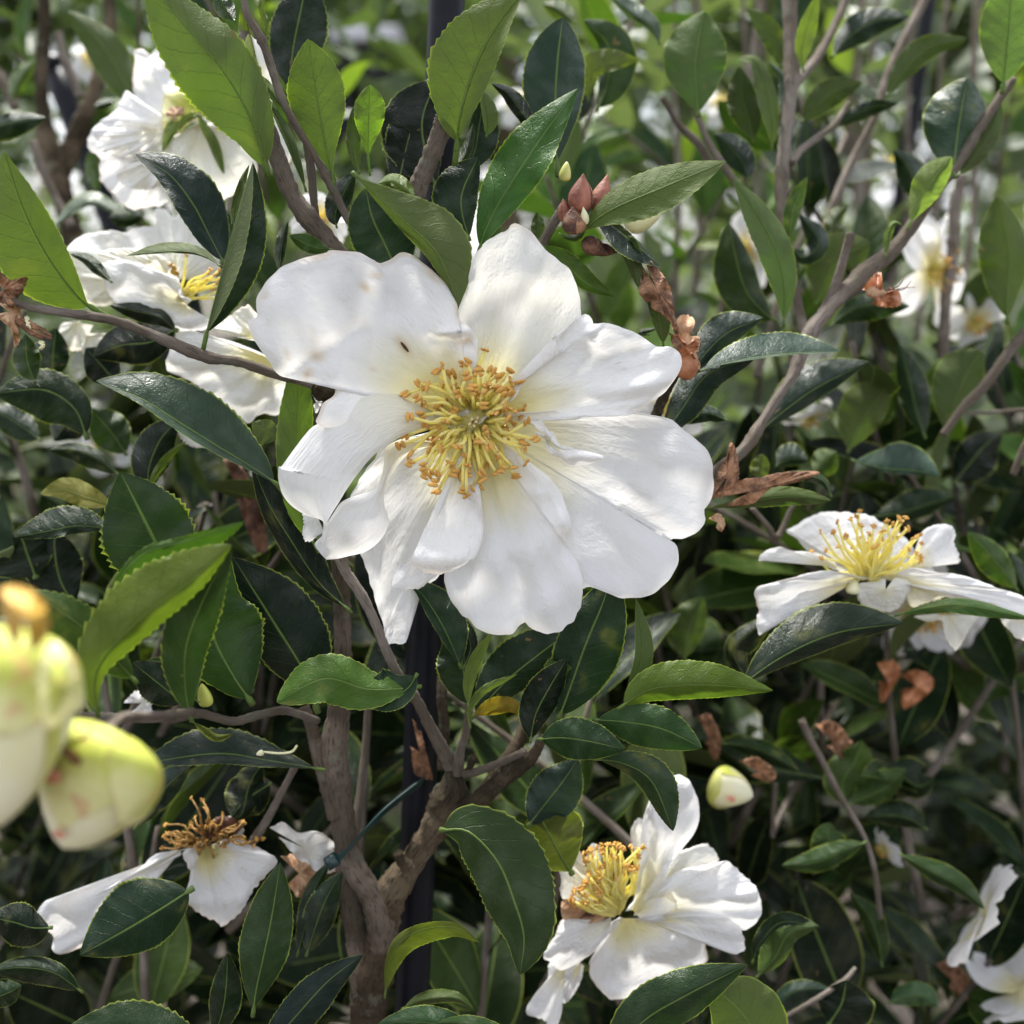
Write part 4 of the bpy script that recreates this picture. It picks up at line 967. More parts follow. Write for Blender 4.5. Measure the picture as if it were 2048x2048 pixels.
gb = np.random.RandomState(77)
for k_ in range(12):
    x_ = gb.uniform(1230, 1900); z_ = gb.uniform(-3400, -1500); dx_ = gb.randn() * 60
    branch(B, 'f %f -40; %f %f; %f %f; %f %f' % (x_, x_ + dx_ * .3, 180, x_ + dx_ * .5 + 10, 380, x_ + dx_, 560 + 120 * gb.rand()), [3.5 + 2.5 * gb.rand(), 5 + 3 * gb.rand()], z_, 'branch', M_BARK, 24, 8, .03)
L(A, 'j 170 1010; 300 1000; 600 950; 868 968', 60, 30, [-150, -160], MID, -20, -20, -1, .6)
# ------------------------------------------------------------------ the shrub at the back left
Cc = empty('camellia_shrub', (*W([250, 1500, -2300])[:2], 0), 'camellia shrub with dark brown stems behind the flowers at the left', 'shrub', 'camellia shrubs in black pots')
branch(Cc, 'a 240 -80; 250 150; 225 400; 235 620; 270 820; 320 980; 370 1180; 410 1400', [30, 34, 34, 40, 60, 66, 60, 60], [-1500, -1500], 'branch', M_BARKG, 60)
branch(Cc, 'a 600 -40; 610 150; 560 360; 500 560; 420 760; 340 950', [34, 34, 40, 44, 50, 55], [-1500, -1500], 'branch', M_BARKG, 60)
branch(Cc, 'a 330 180; 350 300; 400 430; 440 540', [22, 24, 24], -1300, 'branch', M_BARK, 30)
branch(Cc, 'a -40 360; 20 460; 80 600', [24, 26, 26], -1300, 'branch', M_BARK, 30)
branch(Cc, 'a 180 780; 230 930; 300 1080; 400 1250', [20, 24, 24], -1200, 'branch', M_BARK, 30)
L(Cc, 'a 770 620; 680 440; 560 240; 380 60', 110, 100, [-1000, -1000], MID, -20, -20, -1, teeth=0)
L(Cc, 'a -160 760; -20 700; 100 670; 255 650', 60, 90, [-600, -580], DARK, -20, -20, 1, teeth=0)
L(Cc, 'a 730 1185; 620 1160; 480 1120; 300 1250', 20, 62, [-800, -780], (.09, .12, .08, .15), 0, -30, 1, teeth=0)
L(Cc, 'a 640 560; 580 570; 520 590', 30, 30, -900, DARK, teeth=0)
L(Cc, 'a 540 1080; 520 950; 500 820', 50, 40, -1000, GRN, teeth=0)
L(Cc, 'a 60 560; 120 430; 200 330', 60, 40, -1200, OLV, teeth=0)
L(Cc, 'a 800 1180; 700 1210; 600 1200', 50, 80, -900, DARK, teeth=0)
L(Cc, 'd 230 640; 120 560; 20 500; -80 480', 90, 90, [-480, -480], BLU, teeth=0)
L(Cc, 'd 470 430; 350 560; 300 640', 120, 90, [-520, -500], DEEP, teeth=0)
L(Cc, 'q 900 900; 700 1000; 500 1020; 300 1100', 150, 160, [-330, -330], DEEP, teeth=0)
L(Cc, 'q 480 1300; 350 1150; 250 1040', 130, 130, [-360, -350], DEEP, teeth=0)
L(Cc, 'q 20 1280; 20 1100; 40 900', 150, 120, [-420, -400], DARK, teeth=0)
L(Cc, 'q 900 930; 780 830; 600 780; 420 740', 70, 70, [-260, -240], DEEP, teeth=0)
L(Cc, 'd 700 720; 620 600; 500 460', 110, 110, [-480, -460], MID, teeth=0)

# ------------------------------------------------------------------ the large flower in front
def PT(s): return pp(s)[0]
F1 = empty('camellia_flower', W([949, 843, -60]), 'large white open flower facing forward with a full boss of yellow stamens', 'flower')
WH = (0.35, 1.0, 0.0, 1)
SP1 = [(*PT('e %d %d' % (x, y)), a, b, c, d) for x, y, a, b, c, d in [(985, 545, 14, 8, .7, .7), (1060, 458, 13, 7, .2, .5), (650, 1030, 17, 12, .2, .7), (580, 1148, 14, 9, -.9, .8), (435, 1010, 12, 5, 1.3, .5),
    (275, 605, 11, 7, -.6, .5), (1040, 1118, 7, 4, 0, .5), (1255, 955, 24, 11, .9, .9), (1450, 460, 26, 7, .7, .6), (1700, 912, 16, 6, -.4, .7), (180, 980, 10, 24, 0, .4), (640, 340, 30, 8, -.2, .4), (1640, 700, 7, 22, 0, .7)]]
def scar(parent, c, a, rx, ry):
    X, Y, Z = LASTGRID; c = PT(c); V = []
    for i in range(15):
        th = 6.283 * (i - 1) / 14; q = 0 if i == 0 else 1
        x = c[0] + q * (rx * math.cos(th) * math.cos(a) - ry * math.sin(th) * math.sin(a)); y = c[1] + q * (rx * math.cos(th) * math.sin(a) + ry * math.sin(th) * math.cos(a))
        k = np.argmin((X - x) ** 2 + (Y - y) ** 2); V.append([x, y, Z.ravel()[k] + 1.6 + (1 - q)])
    obj('scar', mesh_data('scar', W(np.array(V)), [[0, 1 + (i + 1) % 14, 1 + i] for i in range(14)], None, [M_SPOT]), parent)
B0 = 't 945 925'
def loft(parent, left, right, z, bulge=0, lift=(0, 0), color=WH, n=60, m=18, name='petal', warp=3, wlen=110, rip=3, rim=-6):
    """a petal drawn between two side lines from its base to its tip"""
    Lf, Rt = spline(pp(left), n), spline(pp(right), n)
    g = np.random.RandomState(nseed())
    u = np.linspace(0, 1, m); t = np.linspace(0, 1, n)
    zz = np.interp(t, np.linspace(0, 1, len(z)), z)
    X = Lf[:, :1] * (1 - u) + Rt[:, :1] * u; Y = Lf[:, 1:] * (1 - u) + Rt[:, 1:] * u
    Z = zz[:, None] + bulge * (1 - (2 * u - 1) ** 2)[None] * np.sin(np.pi * t * .85 + .2)[:, None] + (lift[0] * (1 - u) + lift[1] * u)[None] * t[:, None]
    Z = Z + rip * np.sin(t * 14 + g.rand() * 6)[:, None] * np.abs(2 * u - 1)[None] ** 2 + warp_z(X, Y, g, wlen, warp) * t[:, None]
    Z = Z + rim * (np.clip((np.abs(2 * u - 1) - .88) / .12, 0, 1) ** 2)[None]
    uv = np.stack([np.broadcast_to(u[None], X.shape), np.broadcast_to(t[:, None] * .9 + .1, X.shape)], -1).reshape(-1, 2)
    me = mesh_data(name, W(np.stack([X, Y, Z], -1).reshape(-1, 3)), grid_faces(n, m), uv, [M_PETAL])
    return obj(name, me, parent, color)
petal(F1, 'e 1700 1380; 1450 1420; 1270 1500; 1000 1560; 760 1540; 640 1500; 655 1440; 690 1365; 760 1310; 772 1255; 745 1205; 690 1184; 600 1180; 500 1178; 395 1168; 330 1100; 250 980; 185 880; 170 780; 218 755; 215 680; 240 580; 320 470; 420 390; 560 335; 700 303; 735 280; 800 284; 880 292; 960 307; 1040 347; 1092 380; 1150 345; 1230 300; 1310 315; 1400 380; 1500 460; 1590 570; 1628 655; 1640 720; 1652 780; 1700 802; 1745 850; 1778 920; 1775 990; 1765 1080; 1745 1380',
      B0, (-25, 5), 18, 4, 5, (-0.10, -0.05), [('e', '1090 620', 60, -25), ('e', '480 700', 60, 30), ('e', '1500 850', 28, 22), ('e', '1640 870', 14, 14)],
      [('e 395 1168; 960 830', 12, -16), ('e 1092 380; 1180 700', 12, -12), ('e 1500 870; 1740 840', 5, 12), ('e 1450 900; 1720 960', 6, -9), ('e 800 900; 560 400', 14, 8)], 7, 210, color=(0.55, 1.0, 0.0, 1), n=220, m=60, spots=SP1)
scar(F1, 'e 1262 962', .9, 13, 3.2)  # dark sheet laid on the petal for the open slit
petal(F1, 'g 160 1420; 60 1150; 90 950; 55 740; 80 640; 118 520; 140 420; 165 340; 210 270; 270 208; 340 170; 400 142; 432 104; 480 97; 540 125; 590 180; 640 240; 700 305; 780 362; 840 425; 885 505; 907 600; 920 700; 915 760; 880 860; 830 950; 780 1050; 640 1140; 520 1230; 380 1380',
      B0, (-45, -10), -14, 3, 4, (0.0, -0.10), [('g', '480 450', 50, 26), ('g', '760 520', 30, 18)], [('g 420 260; 340 1000', 26, 12), ('g 700 420; 560 1000', 22, -16)], 7, 200, color=(0.5, 1.0, 0.25, 1))
petal(F1, 'g 200 1500; 380 1370; 445 1330; 500 1240; 560 1158; 640 1102; 682 1035; 745 1028; 768 985; 738 905; 760 862; 800 830; 850 800; 900 760; 950 731; 1000 760; 1022 794; 1100 793; 1200 825; 1310 868; 1400 920; 1465 962; 1540 958; 1600 995; 1624 1060; 1612 1150; 1570 1210; 1480 1300; 1400 1360; 1300 1425; 1240 1445; 1130 1442; 1050 1436; 960 1448; 880 1476; 828 1464; 790 1412; 700 1412; 560 1420; 440 1425; 300 1450',
      B0, (-25, 25), 10, 5, 6, (0.05, 0.0), [('g', '950 820', 26, 14)], [('g 1460 965; 1000 1060', 8, -10), ('g 1400 1240; 700 1250', 16, 12), ('g 740 900; 760 1020', 5, 10), ('g 860 820; 820 980', 5, 6), ('g 1000 900; 1220 1110', 8, 9)], 6, 150, color=(0.15, 1.0, 0.05, 1), jit=.9)
petal(F1, 'i 150 180; 300 160; 460 150; 800 130; 1100 150; 1300 158; 1440 178; 1560 208; 1600 250; 1645 285; 1720 340; 1790 400; 1838 485; 1853 600; 1842 720; 1815 800; 1790 850; 1796 920; 1760 980; 1700 1020; 1640 1045; 1580 1042; 1540 1050; 1590 1088; 1610 1170; 1582 1260; 1530 1350; 1450 1412; 1370 1452; 1280 1464; 1200 1460; 1120 1430; 1030 1400; 965 1385; 920 1400; 860 1300; 700 1000; 560 760; 380 480; 200 260',
      B0, (-60, -50), -22, 4, 4, (-0.02, 0.02), [('i', '1600 500', 60, 24), ('i', '1300 1250', 70, 20), ('i', '1180 480', 50, -10)], [('i 1535 1048; 1200 820', 15, -16), ('i 1640 820; 900 500', 22, 8), ('i 1650 1000; 1350 700', 14, 8), ('i 950 1380; 820 900', 18, 9)], 7, 200, color=(0.3, 0.8, 0.0, 1), n=150, m=32)
petal(F1, 'i 560 212; 600 205; 640 206; 672 262; 695 290; 740 302; 757 360; 790 412; 850 450; 920 464; 1000 445; 1060 455; 1083 470; 1050 492; 980 520; 900 535; 850 535; 815 515; 780 480; 705 445; 672 385; 665 320; 635 300; 590 290; 540 260', 'i 690 360', (14, 26), 10, 5, 3, (0, 0), (), [('i 660 300; 780 430', 6, 16), ('i 800 470; 1060 475', 5, 12)], 3, 60, color=(0.05, 0.4, 0.0, 1), n=80, m=12)
petal(F1, 'i 150 180; 60 500; 0 800; -30 1000; -20 1150; h 1366 1290; 1372 1380; 1402 1460; 1460 1545; 1540 1622; 1620 1690; 1720 1716; 1805 1727; 1860 1692; 1915 1636; i 520 1618; 560 1672; 640 1702; 700 1712; 780 1690; 850 1640; 900 1560; 926 1480; 934 1390; 925 1300; 900 1220; 850 1130; 822 1060; 832 1012; 855 980; 845 900; 812 820; 780 720; 722 640; 660 582; 600 574; 540 590; 480 570; 300 350',
      B0, (-35, -8), 14, 4, 5, (0, 0.0), [('i', '620 700', 26, 14), ('i', '760 950', 26, 16), ('i', '330 1200', 50, 16)], [('i 517 1622; 400 900', 14, -16), ('i 330 650; 450 1150', 9, 13), ('i 620 720; 660 900', 7, 12), ('i 700 740; 820 960', 7, 10), ('i 520 800; 780 1120', 14, -8), ('i 700 1500; 560 1100', 16, 8)], 6, 130, color=(0.2, 1.0, 0.0, 1), n=150, m=32, jit=.8)
# the petals at the lower left, curled over one another
petal(F1, 'h 1560 300; 1400 380; 1150 330; 950 395; 870 490; 805 575; 740 680; 706 745; 700 820; 740 950; 775 1140; 820 1270; 862 1400; 885 1510; 925 1610; 942 1690; 925 1780; 970 1792; 1010 1776; 1060 1790; 1100 1762; 1112 1690; 1085 1615; 1066 1580; 1105 1495; 1190 1420; 1260 1360; 1335 1290; 1400 1000; 1450 700',
      B0, (-60, -75), -30, 5, 4, (0, 0.0), [('h', '1200 900', 40, -14)], [('h 960 1600; 1010 1780', 5, -12), ('h 900 1450; 930 900', 6, 10), ('h 1080 1560; 1240 900', 14, 10)], 5, 140, color=(0.1, 0.8, 0.0, 1), n=130, m=26)
petal(F1, 'h 1420 1000; 1290 980; 1200 1100; 1120 1188; 1060 1222; 1012 1290; 998 1360; 1010 1415; 1060 1410; 1120 1400; 1190 1396; 1250 1350; 1320 1295; 1400 1200', 'h 1360 1060', (-20, -14), 0, 3, 3, (0.05, 0.05), (), [('h 1010 1410; 1150 1200', 10, 10)], 4, 90, color=(0.05, 0.0, 0.0, 1), n=70, m=14)
petal(F1, 'h 1500 520; 1420 600; 1392 720; 1352 850; 1290 980; 1220 1100; 1130 1188; 1168 1250; 1240 1285; 1320 1294; 1420 1272; 1500 1230; 1590 1160; 1630 1070; 1642 960; 1605 880; 1545 800; 1500 740; 1530 600',
      B0, (-20, 26), 20, 3, 3, (0, 0.02), [('h', '1400 1180', 24, 12)], [('h 1160 1200; 1500 1200', 14, 14), ('h 1640 960; 1560 820', 7, -10)], 4, 110, color=(0.35, 0.8, 0.05, 1), n=100, m=24)
loft(F1, 'h 1300 330; 1080 340; 960 400; 945 450; 940 520; 925 600; 890 680; 820 720; 720 750; 640 790; 590 860; 540 940; 520 1010; 455 1078; 480 1130; 520 1176',
     'h 1420 420; 1260 400; 1140 430; 1060 500; 1000 590; 965 670; 942 760; 946 820; 964 870; 974 930; 952 1000; 892 1080; 800 1140; 700 1165; 620 1184; 540 1192', [-30, -20, -8, -4], 16, (30, -14), (0.05, 0.5, 0, 1), 90, 22)
petal(F1, 'h 540 900; 450 880; 374 868; 378 940; 368 1000; 386 1060; 432 1062; 468 1030; 520 1000', 'h 480 900', (0, -6), 0, 2, 2, n=60, m=10, color=(0, 0, 0, 1))
loft(F1, 'h 1480 240; 1330 170; 1190 100; 1095 58; e 1220 1282; 1120 1256; 1030 1250; 940 1272; 860 1308; 800 1372; 772 1450; 700 1485; 620 1520; 560 1582; 500 1660; 440 1742; 388 1810; h 204 530; 197 590; 205 660; 232 740; 285 808; 355 858; 425 892; 500 905; 516 960; 500 1040; 472 1074; 500 1084',
     'h 1520 270; 1240 280; 1080 320; 940 402; 850 478; 760 585; 685 690; 625 790; 580 860; 545 925; 546 980; 540 1030; 520 1084', [0, 20, 30, 34, 30, 18, 8], 20, (-18, 46), (0.08, 0.5, 0.0, 1), 120, 26, warp=5, wlen=110, rip=5)
tips = 't 1070 140; 830 295; 890 285; 600 320; 540 375; 1145 370; 1345 370; 1245 455; 1355 480; 1440 490; 345 495; 430 535; 205 605; 335 655; 625 510; 720 545; 785 630; 925 560; 945 610; 1010 640; 1085 525; 1060 620; 1255 610; 1355 630; 1050 740; 1175 830; 1375 790; 1320 895; 1530 945; 425 730; 375 850; 255 880; 645 920; 425 960; 210 1075; 150 1185; 675 1085; 1085 1020; 1015 1130; 1110 1195; 1500 1170; 1620 1120; 255 1270; 465 1250; 600 1210; 250 1385; 400 1410; 405 1510; 550 1500; 475 1495; 865 1310; 885 1400; 690 1395; 895 1490; 740 1490; 810 1525; 1035 1490; 1265 1440; 1195 1490; 1385 1430; 1410 1525; 1530 1370; 1505 1225; 520 1600; 555 1695; 825 1680; 870 1740; 950 1660; 1020 1640; 1040 1570; 540 1110; 1330 590; 700 400; 1000 390; 1180 560; 780 1200; 1210 1300; 560 760; 1290 760; 860 430'
stamens(F1, PT('t 945 900'), pp(tips), -26, lambda Lr: 52 + 30 * math.exp(-(Lr / 60) ** 2) - 0.12 * Lr, 34, 24, 3.9, (8.2, 6.0, 10))
g_ = np.random.RandomState(31)
tips_b = [PT('t %f %f' % (940 + q_ * math.cos(a_), 905 + q_ * math.sin(a_) * .95)) for q_, a_ in [(g_.uniform(230, 620), g_.uniform(0, 6.283)) for _ in range(75)]]
stamens(F1, PT('t 945 900'), np.array(tips_b), -30, lambda Lr: 20 - .1 * Lr, 26, 26, 3.7, (7.0, 5.2, 8.4))
# the floor of the boss and the styles in its middle
petal(F1, 't 600 700; 900 560; 1250 700; 1330 900; 1200 1180; 950 1290; 700 1190; 560 950; 580 720', 't 945 920', (8, -44), 6, 1, 3, n=40, m=10, mat=M_FIL, name='stamen_cup')
for i, (x, y) in enumerate([(930, 900), (985, 930), (900, 960), (960, 985), (1000, 880)]):
    P = W(spline(np.array([[*PT('t 945 925'), 0], [*(PT('t %d %d' % (x, y)) * .6 + PT('t 945 925') * .4), 18], [*PT('t %d %d' % (x, y)), 40 - 2 * i]]), 7))
    V, F, uv = tube_vf(P, 2.6 * U * np.array([1, 1, 1, 1, 1.05, 1.2, .8]), 6)
    obj('style', mesh_data('style', V, F, None, [M_PIST]), F1)
def blot(parent, c, a, rx, ry, z, mat, name):
    """a small scar lying on a petal"""
    n = 18; V = [np.array([0, 0, 1.6])]
    g = np.random.RandomState(nseed())
    for i in range(n):
        th = 6.283 * i / n; q = 1 + .18 * g.randn()
        V.append(np.array([rx * q * math.cos(th), ry * q * math.sin(th), 0]))
    V = np.array(V); ca, sa = math.cos(a), math.sin(a)
    X = V[:, 0] * ca - V[:, 1] * sa + c[0]; Y = V[:, 0] * sa + V[:, 1] * ca + c[1]
    F = [[0, 1 + (i + 1) % n, 1 + i] for i in range(n)]
    return obj(name, mesh_data(name, W(np.stack([X, Y, V[:, 2] + z], -1)), F, None, [mat]), parent)

# ------------------------------------------------------------------ the flower at the bottom
F2 = empty('camellia_flower', W([*PT('o 700 1180'), -330]), 'white open flower low in the frame, facing up left, below the pointed drooping leaf', 'flower')
Z2 = -290
c2 = (0.15, 0.7, 0.0, 1)
petal(F2, 'o 560 1000; 470 820; 480 700; 520 664; 566 702; 562 800; 600 900', 'o 600 1040', (Z2 - 60, Z2 - 70), n=50, m=12, color=c2)
petal(F2, 'o 850 1000; 810 720; 782 640; 780 570; 812 500; 862 490; 890 560; 900 700; 900 900', 'o 860 960', (Z2 - 40, Z2 - 30), 8, n=60, m=14, color=c2)
petal(F2, 'o 950 950; 1040 880; 1060 742; 1180 700; 1300 664; 1350 700; 1395 780; 1250 860; 1100 920', 'o 980 950', (Z2 - 40, Z2 - 50), 0, 3, 2, n=60, m=16, color=(.1, .3, .3, 1))
petal(F2, 'o 740 1140; 800 1060; 842 980; 850 900; 868 740; 925 640; 872 600; 866 490; 905 370; 955 250; 965 180; 1010 134; 1045 160; 1062 188; 1130 184; 1210 250; 1250 370; 1262 470; 1230 580; 1160 670; 1068 732; 1050 800; 1034 920; 1090 1020; 1100 1100; 1030 1170; 940 1222; 850 1198', 'o 790 1130', (Z2 - 20, Z2 + 0), 14, 4, 4, (0, 0), (), [('o 930 650; 880 480', 6, -14), ('o 1040 740; 900 1000', 14, -10), ('o 930 300; 960 640', 9, 8)], 6, 110, color=c2)
petal(F2, 'o 800 1180; 900 1050; 1034 915; 1130 850; 1270 822; 1395 795; 1420 786; 1465 790; 1540 860; 1640 950; 1690 1050; 1695 1150; 1650 1230; 1570 1274; 1530 1225; 1400 1190; 1250 1190; 1080 1190; 950 1230', 'o 800 1160', (Z2 - 30, Z2 - 10), 18, 5, 5, (0, -0.1), (), [('o 1650 1000; 1000 1000', 16, 10), ('o 1640 1130; 1100 1110', 10, -8)], 6, 110, color=c2)
petal(F2, 'o 820 1190; 1000 1160; 1200 1140; 1400 1150; 1520 1215; 1562 1290; 1578 1405; 1500 1442; 1400 1400; 1300 1335; 1180 1240; 1000 1215', 'o 830 1190', (Z2 - 25, Z2 + 5), 12, 4, 4, color=c2, n=80)
petal(F2, 'o 700 1180; 630 1230; 600 1330; 525 1425; 490 1500; 494 1600; 560 1690; 630 1752; 742 1756; 850 1700; 960 1640; 1200 1560; 1312 1490; 1310 1410; 1270 1310; 1190 1240; 1080 1195; 940 1222; 820 1190', 'o 740 1190', (Z2 - 20, Z2 - 40), 20, 4, 4, (0, 0), (), [('o 800 1260; 850 1640', 14, 9), ('o 700 1300; 640 1600', 12, -8)], 6, 110, color=(0.5, .8, 0, 1))
petal(F2, 'o 640 1180; 540 1222; 420 1220; 300 1195; 250 1300; 165 1440; 210 1502; 290 1552; 380 1520; 440 1480; 520 1425; 600 1330; 640 1240', 'o 640 1200', (Z2 - 10, Z2 + 0), 14, 4, 3, color=(0.6, .3, 0, 1), n=80)
petal(F2, 'o 380 1460; 210 1500; 195 1610; 100 1730; 42 1852; 180 1912; 190 1990; 250 1960; 292 1850; 300 1720; 306 1640; 360 1570; 440 1480', 'o 330 1480', (Z2 - 60, Z2 - 50), 10, 3, 3, (0, 0), (), [('o 300 1640; 200 1900', 8, -12)], color=c2, n=70)
petal(F2, 'o 440 1470; 370 1560; 305 1640; 306 1785; 372 1730; 430 1620; 448 1520', 'o 420 1500', (Z2 - 66, Z2 - 80), n=50, m=12, color=c2)
petal(F2, 'o 640 1120; 480 1060; 300 1050; 285 900; 262 800; 190 655; 240 690; 268 718; 290 650; 345 600; 370 622; 342 680; 350 742; 440 800; 500 850; 600 960', 'o 600 1070', (Z2 - 30, Z2 + 0), 14, 3, 3, (0, 0), (), [('o 300 720; 500 880', 8, 12)], color=(.2, .8, .25, 1), n=80)
petal(F2, 'o 620 1180; 520 1225; 400 1212; 300 1190; 300 1060; 400 1070; 540 1105; 600 1130', 'o 560 1160', (Z2 + 4, Z2 + 14), 0, 4, 5, mat=M_DRYL, n=60, m=12, name='withered_petal', warp=8, wlen=40)
petal(F2, 'o 550 1110; 480 1130; 420 1190; 460 1180; 520 1180; 550 1140', 'o 500 1150', (Z2 + 20, Z2 + 30), 0, 2, 3, mat=M_DRYD, n=40, m=8, name='withered_petal')
g2 = np.random.RandomState(11); tp = []
for i in range(95):
    f = g2.rand(); a = R(188) + f * R(104); r_ = 190 + 290 * g2.rand() ** .7
    r_ *= 1.0 if f > .45 else .72
    tp.append(PT('o %f %f' % (700 + r_ * math.cos(a), 1150 + r_ * math.sin(a))))
stamens(F2, PT('o 690 1150'), np.array(tp), Z2 - 20, lambda Lr: Z2 + 70 - .1 * Lr, 20, 9, 2.9, (4.8, 3.8, 5.6))

# ------------------------------------------------------------------ the flower at the right, seen from the side
F3 = empty('camellia_flower', W([*PT('s 830 660'), -330]), 'white flower at the right seen from the side, stamens standing up over a broad leaf', 'flower')
Z3 = -300
petal(F3, 's 830 630; 700 590; 560 500; 430 440; 360 370; 325 330; 262 292; 340 240; 440 182; 540 154; 700 160; 850 180; 950 240; 1050 300; 1130 370; 1155 450; 1100 560; 900 640', 's 830 630', (Z3, Z3 - 110), -12, 4, 4, color=c2)
petal(F3, 's 700 590; 560 545; 480 482; 380 480; 300 455; 200 465; 120 475; 64 500; 88 448; 150 414; 222 400; 300 428; 400 433; 500 450; 600 500', 's 620 540', (Z3, Z3 - 10), 0, 2, 3, color=(.3, .5, .1, 1), n=80, m=14)
petal(F3, 's 1000 640; 1180 520; 1190 420; 1205 310; 1270 258; 1350 240; 1422 252; 1452 310; 1440 372; 1470 440; 1478 512; 1420 505; 1350 482; 1290 480; 1250 510; 1300 570; 1250 600', 's 1120 560', (Z3 - 20, Z3 - 60), 0, 3, 3, color=c2, n=80)
petal(F3, 's 860 620; 700 590; 560 565; 400 588; 250 630; 150 655; 62 680; 38 722; 60 800; 64 860; 48 900; 75 1018; 110 960; 146 908; 132 878; 200 810; 300 750; 375 718; 420 716; 500 690; 600 662; 700 650', 's 780 630', (Z3, Z3 + 40), 10, 3, 3, (0, 0), (), [('s 50 700; 130 880', 10, -12), ('s 150 700; 600 640', 10, 8)], color=(.7, .6, .05, 1))
petal(F3, 's 900 620; 1050 580; 1150 545; 1300 575; 1450 590; 1600 630; 1750 690; 1860 720; 1960 770; 2060 860; 2100 960; 2000 900; 1850 830; 1700 792; 1600 765; 1540 732; 1440 722; 1300 705; 1200 685; 1080 645', 's 930 620', (Z3, Z3 + 40), 10, 4, 5, color=(.4, .6, 0, 1))
petal(F3, 's 1090 640; 1110 740; 1140 822; 1250 792; 1350 762; 1460 712; 1300 700; 1180 660', 's 1150 680', (Z3 + 20, Z3 + 10), 0, 3, 3, color=(.5, .4, .9, 1), n=60, m=14)
petal(F3, 's 960 620; 880 645; 775 655; 760 700; 762 760; 795 805; 850 840; 920 858; 1000 855; 1060 820; 1110 742; 1140 690; 1105 628; 1020 618', 's 960 700', (Z3 + 60, Z3 + 30), 0, 2, 3, color=(.1, .3, .35, 1), n=80)
petal(F3, 's 1300 870; 1155 888; 1260 925; 1350 920; 1375 1030; 1432 1108; 1465 1122; 1550 980; 1620 880', 's 1400 880', (Z3 - 30, Z3 - 30), 0, 3, 3, color=(.5, .3, .5, 1), n=70)
petal(F3, 's 1860 870; 1755 888; 1850 1010; 1900 1050; 1990 1050; 2050 960; 2040 880', 's 1880 880', (Z3 - 30, Z3 - 20), 0, 3, 3, color=(.5, .3, .3, 1), n=60, m=12)
st3 = 's 510 305; 625 240; 600 310; 720 215; 775 165; 790 260; 675 345; 735 410; 840 310; 875 265; 920 310; 935 350; 1020 345; 970 240; 1050 210; 1090 210; 1100 290; 980 395; 870 410; 1170 340; 1190 330; 1205 390; 1120 430; 1165 455; 1190 470; 1190 500; 520 480; 550 430; 450 440; 1030 290; 760 200; 690 330; 850 330; 940 300; 1060 240; 1110 275; 960 230; 1150 350; 820 380; 900 400; 640 400; 1080 420; 780 340; 1000 250'
stamens(F3, PT('s 830 650'), pp(st3), Z3 + 10, lambda Lr: Z3 + 20 + 30 * math.sin(Lr * 7), 6, 14, 3.0, (5, 4, 6))
bud('f', (*PT('s 730 735'), Z3 + 10), (0.1, -1, 0.1), 32, 15, None, parent=F3, bname='receptacle')

# ------------------------------------------------------------------ flowers at the upper left
F4 = empty('camellia_flower', W([*PT('p 980 640'), -560]), 'white flower seen from behind with green sepals under the long olive leaf, upper left', 'flower')
Z4 = -520
petal(F4, 'p 950 660; 800 640; 700 640; 610 560; 585 430; 582 330; 592 200; 590 150; 640 128; 705 168; 765 128; 900 160; 1100 300; 1300 500; 1340 640; 1150 680', 'p 960 640', (Z4, Z4 - 90), -20, 6, 5, (0, 0), (), [('p 600 250; 610 520', 7, 14), ('p 700 180; 850 500', 14, 12)], 12, 120, color=(.7, .2, .1, 1))
petal(F4, 'p 930 660; 760 620; 610 545; 540 425; 462 560; 380 622; 300 700; 260 780; 282 850; 342 890; 352 990; 362 1070; 450 1160; 560 1252; 700 1246; 800 1222; 900 1100; 960 900', 'p 900 680', (Z4, Z4 - 50), 14, 7, 6, (0, 0), (), [('p 300 840; 700 720', 9, -12), ('p 400 1100; 760 820', 14, 12), ('p 460 560; 760 640', 12, 8)], 12, 120, color=(.3, .2, 0, 1), n=140, m=26)
petal(F4, 'p 1060 640; 850 760; 760 860; 800 1000; 900 1250; 1050 1250; 1230 1190; 1350 1100; 1450 1000; 1442 900; 1400 780; 1280 730; 1200 690', 'p 1060 660', (Z4 + 30, Z4 + 30), 16, 4, 3, color=(.1, .3, .45, 1))
petal(F4, 'p 820 860; 760 950; 800 1100; 900 1300; 1150 1500; 1190 1300; 1000 1000', 'p 850 900', (Z4 - 10, Z4 - 10), 8, 4, 3, color=(.1, .2, .2, 1))
petal(F4, 'p 1480 300; 1440 120; 1420 20; 1500 60; 1560 300; 1560 500; 1500 640; 1620 700; 1700 900; 1560 960; 1500 700', 'p 1500 420', (Z4 - 90, Z4 - 80), 8, 5, 4, color=(.9, .4, .3, 1))
petal(F4, 'p 800 800; 786 640; 800 480; 840 410; 930 380; 1050 390; 1130 470; 1200 540; 1100 600; 1000 640; 900 730', 'p 1010 560', (Z4 + 46, Z4 + 20), 16, 4, 5, mat=M_BSK, name='outer_scale', warp=8, wlen=60, n=70, m=18)
petal(F4, 'p 812 620; 830 560; 900 530; 960 560; 920 610; 850 640', 'p 880 590', (Z4 + 66, Z4 + 62), mat=M_DRYL, n=30, m=8, name='scar')
petal(F4, 'p 1060 600; 1130 520; 1200 520; 1300 600; 1360 660; 1250 650; 1150 640', 'p 1150 610', (Z4 + 50, Z4 + 56), 10, 2, 2, mat=M_ORG, n=40, m=10, name='bud_scale')
L(F4, 'p 1070 600; 980 620; 880 690; 790 860', 26, 66, [Z4 + 70, Z4 + 60], YEL, 0, -20, 1, name='sepal', teeth=0)
